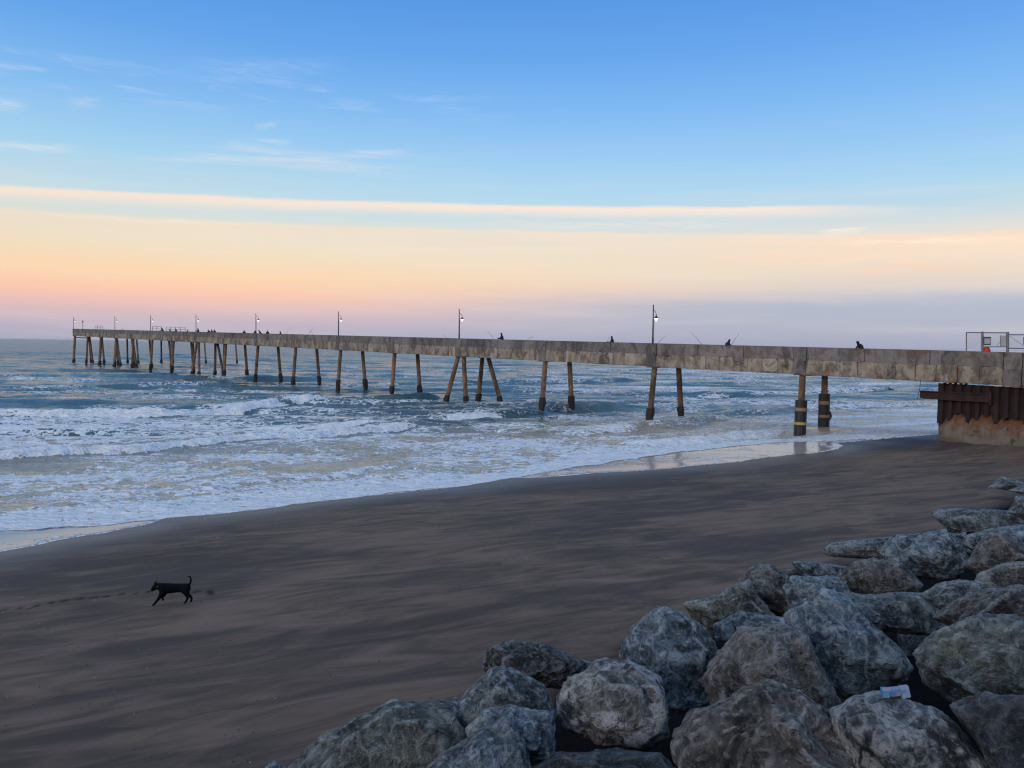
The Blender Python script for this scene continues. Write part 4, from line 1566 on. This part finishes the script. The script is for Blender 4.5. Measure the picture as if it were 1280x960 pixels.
def boulder(poly, mat, label, seed, sub=5, lift=0.3, depth=None, rough=1.0, thick=1.0, push=0.0):
    P = np.array(poly, float)
    c = 0.5 * (P.min(0) + P.max(0))
    P = c + (P - c) * 1.045
    ctr, z = slope_point(c[0], c[1], lift)
    if depth:
        z = depth
    z = z + push
    ctr = CAM + ray(*c) * z
    scale = z / F_PX
    # outline as radius by angle round the centre
    rel = (P - c) * scale
    rel[:, 1] *= -1
    ang = np.arctan2(rel[:, 1], rel[:, 0])
    nA = 360
    th = np.linspace(-math.pi, math.pi, nA, endpoint=False)
    rad = np.zeros(nA)
    n = len(rel)
    for i in range(nA):
        dx_, dy_ = math.cos(th[i]), math.sin(th[i])
        for j in range(n):
            ax, ay = rel[j]
            bx, by = rel[(j + 1) % n] - rel[j]
            den = dx_ * by - dy_ * bx
            if abs(den) < 1e-9:
                continue
            t = (ax * by - ay * bx) / den
            u = (ax * dy_ - ay * dx_) / den
            if t > 0 and -1e-6 <= u <= 1 + 1e-6:
                rad[i] = max(rad[i], t)
    ker = np.hanning(7)
    ker /= ker.sum()
    rad = np.convolve(np.concatenate([rad[-12:], rad, rad[:12]]), ker, 'same')[12:-12]
    D, fc = ico(sub)
    rs = np.random.RandomState(seed)
    # local frame: right, up and away along the ray
    fwd = ray(*c)
    fwd = fwd / np.linalg.norm(fwd)
    rgt = np.cross(fwd, [0, 0, 1.0])
    rgt /= np.linalg.norm(rgt)
    upv = np.cross(rgt, fwd)
    a = np.arctan2(D[:, 2], D[:, 0])
    cr = np.interp(a, np.append(th, math.pi), np.append(rad, rad[0]))
    inpl = np.sqrt(D[:, 0] ** 2 + D[:, 2] ** 2)
    # cut flat faces: the front bulge is limited by random planes
    mean = rad.mean()
    lim = np.full(len(D), 1.15)
    for q in range(24):
        nv = rs.normal(size=3)
        nv[1] = -abs(nv[1]) * 0.9 - 0.15
        nv[2] += 0.35
        nv /= np.linalg.norm(nv)
        dd = rs.uniform(0.58, 0.88)
        dot = D @ nv
        lim = np.minimum(lim, np.where(dot > 0.05, dd / np.maximum(dot, 0.05), 9))
    k_ = np.minimum(lim, 1.0)
    edge = sstep(inpl, 0.70, 0.97)
    k_ = k_ * (1 - edge) + np.minimum(1.0, k_ * 0.5 + 0.5) * edge
    nx, ny, nz2 = D[:, 0] + seed * 3.1, D[:, 1] + seed * 1.7, D[:, 2] - seed * 2.3
    low = fbm(nx * 1.3, ny * 1.3, nz2 * 1.3, seed=seed, octv=3)
    mid = fbm(nx * 4.2, ny * 4.2, nz2 * 4.2, seed=seed + 40, octv=4, gain=0.55)
    rid = 1 - np.abs(vnoise(nx * 2.6 + 0.6 * mid, ny * 2.6, nz2 * 2.6, seed=seed + 80))
    crack = sstep(rid, 0.93, 1.0)
    sv = rs.normal(size=3)
    sv /= np.linalg.norm(sv)
    lay = (D @ sv) * 5.5 + 1.4 * low + 0.5 * mid
    step_ = np.abs((lay - np.floor(lay)) - 0.5) * 2
    fine_ = fbm(nx * 11, ny * 11, nz2 * 11, seed=seed + 60, octv=3, gain=0.6)
    f = k_ * (1 + rough * (0.022 * low + 0.028 * mid + 0.030 * sstep(step_, 0.3, 0.7) + 0.016 * fine_) - rough * 0.05 * crack)
    ip = cr * f / np.maximum(inpl, 1e-6) * np.sin(np.arccos(np.clip(np.abs(D[:, 1]), 0, 1)) ) ** 0.72
    loc = np.stack([ip * D[:, 0], mean * thick * f * D[:, 1], ip * D[:, 2]], 1)
    wp = loc[:, :1] * rgt + loc[:, 1:2] * fwd + loc[:, 2:] * upv
    me = bpy.data.meshes.new("boulder")
    me.from_pydata(wp.tolist(), [], fc)
    me.update()
    me.polygons.foreach_set('use_smooth', [True] * len(me.polygons))
    me.materials.append(RM[mat])
    o = bpy.data.objects.new("boulder", me)
    COL.objects.link(o)
    o.location = tuple(ctr)
    props(o, label, "boulder", "boulders of the rock revetment")
    return o, z


ROCKS = [
    ([(326, 978), (385, 925), (430, 897), (497, 871), (525, 882), (578, 892), (590, 920), (575, 965), (500, 1015), (380, 1015)], 'olive', "large pale olive boulder with a ridged peak at the sandy foot of the pile", {}),
    ([(505, 985), (560, 935), (618, 905), (642, 893), (668, 925), (672, 970), (630, 1020), (520, 1020)], 'blue', "blue boulder streaked with fine white veins, sloping up beside the olive boulder", {}),
    ([(555, 893), (583, 862), (613, 836), (645, 833), (690, 853), (700, 890), (692, 940), (640, 955), (580, 930)], 'grey', "domed blue-grey boulder below the rough black rock", {}),
    ([(607, 832), (611, 812), (640, 801), (672, 805), (738, 826), (736, 836), (700, 856), (650, 862), (614, 850)], 'black', "jagged black rock with a tapering point lying on the sand", {'rough': 2.2}),
    ([(687, 874), (698, 848), (742, 829), (792, 824), (826, 840), (836, 885), (833, 915), (806, 936), (750, 936), (703, 916)], 'pale', "rounded pale boulder with white patches and a tan left side", {'push': -0.3}),
    ([(774, 822), (785, 787), (815, 757), (852, 760), (882, 786), (905, 815), (900, 850), (875, 885), (820, 895), (780, 865)], 'blue', "big upright blue boulder between the pale round one and a brown one", {}),
    ([(842, 760), (880, 749), (937, 721), (952, 740), (985, 775), (935, 795), (880, 790)], 'olive', "dark green wedge-shaped boulder with a sharp top edge", {'lift': 0.1}),
    ([(893, 788), (925, 766), (985, 768), (995, 790), (935, 806), (903, 806)], 'blue', "small flat blue rock wedged under the green wedge", {}),
    ([(883, 858), (895, 825), (925, 790), (975, 774), (1010, 784), (1027, 820), (1043, 862), (1035, 895), (960, 912), (895, 890)], 'brown', "big brown rounded boulder with a grey crest beside the upright blue one", {}),
    ([(975, 775), (998, 752), (1027, 737), (1062, 752), (1100, 785), (1127, 816), (1122, 834), (1088, 852), (1060, 865), (1020, 862), (990, 820)], 'blue', "large smooth blue dome-shaped boulder behind the brown rounded one", {}),
    ([(921, 728), (935, 709), (960, 704), (987, 716), (990, 765), (950, 770)], 'brown', "upright brown boulder standing behind the green wedge", {'lift': 0.15}),
    ([(972, 718), (1000, 707), (1017, 716), (1012, 730), (978, 732)], 'brown', "small tan-brown rock on the sand beside the upright brown boulder", {'lift': 0.1}),
    ([(990, 708), (1020, 702), (1072, 708), (1065, 726), (1005, 724)], 'blue', "flat pale blue slab lying behind the deep blue one", {'lift': 0.1}),
    ([(973, 740), (988, 723), (1050, 718), (1078, 745), (1035, 762), (985, 768)], 'blue', "deep blue slab with an overhanging left end", {'lift': 0.2}),
    ([(1043, 738), (1070, 706), (1090, 694), (1122, 700), (1144, 722), (1136, 738), (1090, 745)], 'brown', "lumpy brown-grey boulder in front of the large flat-topped block", {}),
    ([(1025, 748), (1080, 746), (1110, 738), (1150, 735), (1168, 755), (1162, 785), (1130, 790), (1060, 785)], 'grey', "long grey lumpy boulder behind the smooth blue dome", {'lift': 0.2}),
    ([(1036, 696), (1042, 686), (1070, 678), (1110, 669), (1142, 662), (1156, 672), (1150, 690), (1105, 699), (1046, 701)], 'grey', "low pale slab tapering to a point on the sand", {'lift': 0.05}),
    ([(1110, 692), (1122, 672), (1180, 658), (1202, 676), (1215, 702), (1190, 724), (1140, 727), (1115, 712)], 'blue', "large flat-topped blue block with a dark shaded side", {}),
    ([(1176, 668), (1205, 664), (1212, 690), (1190, 698)], 'grey', "small rock tucked against the flat-topped block", {'lift': 0.2}),
    ([(1170, 652), (1176, 643), (1195, 637), (1235, 636), (1275, 638), (1282, 655), (1255, 666), (1200, 669)], 'grey', "low jumbled slab reaching onto the sand past the flat-topped block", {'lift': 0.05}),
    ([(1203, 690), (1208, 676), (1240, 660), (1300, 648), (1310, 680), (1290, 697), (1220, 699)], 'blue', "long pale slanting slab behind the upright grey-brown stone", {}),
    ([(1212, 714), (1220, 686), (1240, 665), (1266, 665), (1290, 692), (1280, 715), (1228, 726)], 'brown', "upright grey-brown stone with white scratches", {}),
    ([(1241, 613), (1255, 597), (1278, 601), (1300, 614)], 'grey', "small dark rock alone on the sand toward the bulkhead", {'lift': 0.1}),
    ([(1263, 616), (1280, 606), (1310, 610), (1310, 622)], 'grey', "low pale rock beside the small dark one toward the bulkhead", {'lift': 0.1}),
    ([(1264, 644), (1272, 621), (1310, 618), (1310, 660)], 'grey', "dark rock at the top edge of the jumbled slab", {'lift': 0.15}),
    ([(1224, 738), (1228, 724), (1260, 705), (1310, 690), (1318, 715), (1300, 736), (1245, 744)], 'pale', "smooth tan-white slab leaning on the brown lumps", {}),
    ([(1150, 750), (1180, 727), (1222, 721), (1232, 738), (1180, 768)], 'grey', "dark grey low rock between the flat-topped block and the big brown slab", {}),
    ([(1172, 782), (1200, 750), (1240, 728), (1275, 725), (1265, 765), (1205, 792)], 'brown', "brown slanting slab above the dark gap", {}),
    ([(1200, 795), (1230, 748), (1260, 730), (1310, 725), (1310, 810), (1240, 805)], 'brown', "brown knobbly boulder with rounded lumps over the huge rock", {}),
    ([(1146, 838), (1165, 800), (1210, 775), (1262, 768), (1330, 772), (1330, 885), (1240, 905), (1190, 890), (1158, 870)], 'olive', "huge olive-brown rock with a dark cleft beside the carton", {}),
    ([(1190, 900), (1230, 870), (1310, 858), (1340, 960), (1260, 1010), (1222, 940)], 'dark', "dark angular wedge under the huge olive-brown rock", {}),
    ([(1040, 912), (1072, 886), (1110, 872), (1165, 880), (1197, 906), (1238, 948), (1230, 1000), (1090, 1015), (1050, 960)], 'white', "grey rock heavily streaked with white, the carton lying on it", {}),
    ([(836, 955), (860, 910), (920, 872), (958, 857), (1000, 869), (1052, 906), (1118, 945), (1130, 1010), (980, 1060), (845, 1040)], 'brown', "largest brown-grey ridged boulder in front of the brown rounded one", {'sub': 6}),
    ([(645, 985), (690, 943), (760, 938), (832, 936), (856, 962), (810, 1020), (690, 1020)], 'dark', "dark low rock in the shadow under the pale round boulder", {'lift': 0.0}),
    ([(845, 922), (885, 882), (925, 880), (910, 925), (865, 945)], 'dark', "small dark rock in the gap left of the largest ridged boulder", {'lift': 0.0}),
    ([(318, 970), (343, 953), (365, 968), (345, 995)], 'blue', "small bluish rock peeping out at the sandy end of the pile", {'lift': 0.1}),
    ([(553, 890), (569, 871), (588, 878), (588, 910), (560, 912)], 'grey', "small round rock at the left foot of the domed boulder", {'lift': 0.1}),
    ([(580, 915), (600, 886), (640, 880), (692, 888), (700, 950), (600, 960)], 'blue', "deep blue rock between the domed boulder and the white-veined one", {'push': -0.35}),
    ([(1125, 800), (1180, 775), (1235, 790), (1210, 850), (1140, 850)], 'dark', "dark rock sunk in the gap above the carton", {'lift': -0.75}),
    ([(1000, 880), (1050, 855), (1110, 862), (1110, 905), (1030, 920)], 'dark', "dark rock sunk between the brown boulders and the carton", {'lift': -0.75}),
]
rock_objs = []
for i, (poly, mt, lab, kw) in enumerate(ROCKS):
    o, z = boulder(poly, mt, lab, 500 + i * 7, **{**{'sub': 5}, **kw})
    rock_objs.append((o, z))

# ------------------------------------------------------------------ crushed carton on the white-streaked rock
M_CARD = simple_mat("carton_white_blue", (0.19, 0.23, 0.33), 0.55, 0, 0.12, 12)
M_BLUE = simple_mat("carton_blue_end", (0.04, 0.17, 0.34), 0.5, 0, 0.15, 9)
M_INK = simple_mat("carton_print_blue", (0.07, 0.17, 0.45), 0.5, 0, 0.25, 14)
M_INS = simple_mat("carton_dark_inside", (0.035, 0.022, 0.022), 0.8, 0, 0.3, 9)
zc_ = rock_objs[31][1] - 0.05
cp = at_depth(1120, 874, zc_)
carton = empty("crushed_carton", tuple(cp))
props(carton, "crumpled blue and white drink carton lying on the white-streaked rock", "litter")
sc_ = zc_ / F_PX


def cpt(x, y, d=0.0):
    return at_depth(x, y, zc_ + d)


def slab(name, pts, th, mat):
    f = [cpt(x, y, d) for x, y, d in pts]
    n = len(f)
    g = [p + np.array([0.0, th, 0.012]) for p in f]
    fs = [tuple(range(n)), tuple(range(n, 2 * n))[::-1]] + [(i, n + i, n + (i + 1) % n, (i + 1) % n) for i in range(n)]
    return mesh_obj(name, f + g, fs, mat, carton)


slab("end_panel", [(1103.5, 872, 0), (1112.5, 872.3, -0.01), (1113, 864.5, 0.0), (1103.3, 864.2, 0.01)], 0.03, M_BLUE)
slab("side_panel", [(1113.4, 870.8, 0), (1120, 870.5, 0), (1125.5, 869.5, -0.01), (1126.2, 862.6, 0.01), (1113.2, 864.6, 0)], 0.02, M_CARD)
slab("print_panel", [(1114.4, 869.6, -0.014), (1119.5, 869.2, -0.014), (1122.4, 867.0, -0.018), (1122, 864.8, -0.014), (1114.4, 866.4, -0.014)], 0.004, M_INK)
slab("flap", [(1126.4, 869.5, 0), (1129, 873.8, -0.03), (1138.8, 871.4, -0.02), (1136.5, 861.4, 0.0), (1126.5, 862.6, 0.0)], 0.03, M_CARD)
slab("flap_print", [(1127.6, 867.0, -0.02), (1132.2, 865.5, -0.024), (1132.0, 864.9, -0.024), (1127.5, 866.3, -0.02)], 0.003, M_INK)
slab("inside", [(1113.5, 874.5, 0.03), (1127.5, 873.5, 0.03), (1126, 870.6, 0.03), (1113.5, 871.5, 0.03)], 0.03, M_INS)
slab("top_edge", [(1103.3, 863.8, 0.012), (1113, 864.2, 0.0), (1126.2, 862.2, 0.01), (1136.5, 861.0, 0.0), (1136.3, 860.6, 0.02), (1104, 863.3, 0.03)], 0.012, M_CARD)

# ------------------------------------------------------------------ dog
def fur():
    m, k, b = mat_new("black_fur")
    co = obj_co(k)
    n = k.noise(k.mapping(co, scale=(12, 40, 40)), 1.0, 4, 0.6)
    c = k.mix(n, (0.0015, 0.0015, 0.002, 1), (0.006, 0.006, 0.007, 1))
    k.link(c, b.inputs['Base Color'])
    b.inputs['Roughness'].default_value = 0.85
    b.inputs['Specular IOR Level'].default_value = 0.08
    bump(k, b, n, 0.4, 0.01)
    return m


M_FUR = fur()
v = [(0.29, 0, .430, .095, .110),      # 0 pelvis
     (0.14, 0, .432, .095, .098), (-.03, 0, .405, .115, .128), (-.20, 0, .392, .120, .152), (-.30, 0, .435, .095, .105), (-.365, 0, .450, .085, .085),   # 1-5 trunk, neck
     (-.420, 0, .445, .080, .082), (-.462, 0, .405, .060, .060), (-.498, 0, .360, .043, .042), (-.520, 0, .335, .034, .030),             # 6-9 head
     (0.375, 0, .50, .030), (.405, 0, .555, .024), (.418, 0, .62, .021), (.405, 0, .675, .019), (.37, 0, .70, .016), (.335, 0, .69, .011),     # 10-15 tail
     (-.22, -.085, .33, .072), (-.27, -.09, .24, .048), (-.355, -.09, .125, .031), (-.43, -.09, .035, .026), (-.47, -.09, .018, .020),    # 16-20 front leg reaching
     (-.22, .085, .33, .058), (-.245, .09, .225, .038), (-.31, .09, .15, .025), (-.285, .09, .095, .025), (-.30, .09, .075, .019),       # 21-25 front leg folded
     (.285, .08, .37, .100), (.235, .10, .27, .060), (.30, .10, .155, .032), (.245, .10, .045, .024), (.20, .10, .020, .021),         # 26-30 hind leg under
     (.325, -.08, .37, .098), (.375, -.095, .28, .056), (.47, -.095, .235, .032), (.46, -.095, .145, .023), (.435, -.095, .105, .020)]   # 31-35 hind leg trailing
e = [(0, 1), (1, 2), (2, 3), (3, 4), (4, 5), (5, 6), (6, 7), (7, 8), (8, 9), (0, 10), (10, 11), (11, 12), (12, 13), (13, 14), (14, 15),
     (3, 16), (16, 17), (17, 18), (18, 19), (19, 20), (3, 21), (21, 22), (22, 23), (23, 24), (24, 25),
     (0, 26), (26, 27), (27, 28), (28, 29), (29, 30), (0, 31), (31, 32), (32, 33), (33, 34), (34, 35)]
dm = skin_mesh("dog_body", v, e, 2)
dm.materials.append(M_FUR)
dpos = on_level(215, 756.5, 0.45)
for _ in range(4):
    dpos = on_level(217, 756.5, float(sand_h(np.array([dpos[0]]), np.array([dpos[1]]))[0][0]))
dog = empty("dog", tuple(dpos))
props(dog, "black dog with pricked ears and curled-up tail trotting across the sand", "dog")
db = bpy.data.objects.new("body", dm)
COL.objects.link(db)
db.parent = dog
for sg in (-1, 1):
    base = np.array(dpos)
    vs = [base + np.array(q) for q in ((-.385, .028 * sg, .505), (-.435, .028 * sg, .50), (-.405, .068 * sg, .49), (-.43, .050 * sg, .590), (-.40, .03 * sg, .50))]
    mesh_obj("ear", vs, [(0, 1, 3), (1, 2, 3), (2, 0, 3), (0, 2, 1)], M_FUR, dog)
M_TAG = simple_mat("pale_metal_tag", (0.30, 0.30, 0.32), 0.4, 0.3, 0.2, 20)
tg = np.array(dpos) + np.array([-.335, -.088, .47])
mesh_obj("collar_tag", *tube(tg, tg + np.array([0, -.012, 0]), 0.010, 0.010, 8), M_TAG, dog)

# ------------------------------------------------------------------ shell fragments and pebbles on the sand
def scatter(name, n, mat, smin, smax, seed, label, cat):
    rs = random.Random(seed)
    V_, F_ = [], []
    c = 0
    while c < n:
        x, y = rs.uniform(-10, 1290), rs.uniform(560, 960)
        p = on_level(x, y, 0.8)
        for _ in range(3):
            h, s, _e = sand_h(np.array([p[0]]), np.array([p[1]]))
            p = on_level(x, y, float(h[0]))
        if s[0] > -1.5 or toe(p[0], p[1]) > -0.2:
            continue
        c += 1
        r = rs.uniform(smin, smax)
        o = len(V_)
        for t in range(5):
            an = t * 1.2566 + rs.uniform(-.3, .3)
            V_.append((p[0] + math.cos(an) * r, p[1] + math.sin(an) * r * 0.8, p[2] - 0.004))
        V_.append((p[0] + rs.uniform(-.3, .3) * r, p[1], p[2] + r * 0.55))
        for t in range(5):
            F_.append((o + t, o + (t + 1) % 5, o + 5))
    o_ = mesh_obj(name, V_, F_, mat)
    props(o_, label, cat, kind='stuff')


M_SHELL = simple_mat("white_shell", (0.6, 0.58, 0.54), 0.5, 0, 0.2, 9)
M_PEB = simple_mat("dark_pebble", (0.012, 0.012, 0.013), 0.6, 0, 0.4, 9)
scatter("shell_fragments", 60, M_SHELL, 0.007, 0.017, 5, "tiny white shell fragments strewn over the dark sand", "shells")
scatter("beach_pebbles", 150, M_PEB, 0.012, 0.032, 6, "tiny dark pebbles and weed scraps on the sand", "pebbles")

# ------------------------------------------------------------------ thin morning haze over the sea
m, k, b = mat_new("sea_haze")
k.t.nodes.remove(b)
pv = k.n('ShaderNodeVolumePrincipled')
pv.inputs['Color'].default_value = (0.90, 0.90, 0.95, 1)
pv.inputs['Density'].default_value = 0.000028
pv.inputs['Anisotropy'].default_value = 0.2
k.link(pv.outputs[0], k.t.nodes['Material Output'].inputs['Volume'])
hx, hy0, hy1, hz0, hz1 = 16000, -800, 15500, -6.0, 16.0
haze = mesh_obj("haze", [(-hx, hy0, hz0), (hx, hy0, hz0), (hx, hy0, hz1), (-hx, hy0, hz1), (-hx, hy1, hz0), (hx, hy1, hz0), (hx, hy1, hz1), (-hx, hy1, hz1)], BOXF, m)
props(haze, "thin pale morning haze lying over the sea", "haze", kind='stuff')
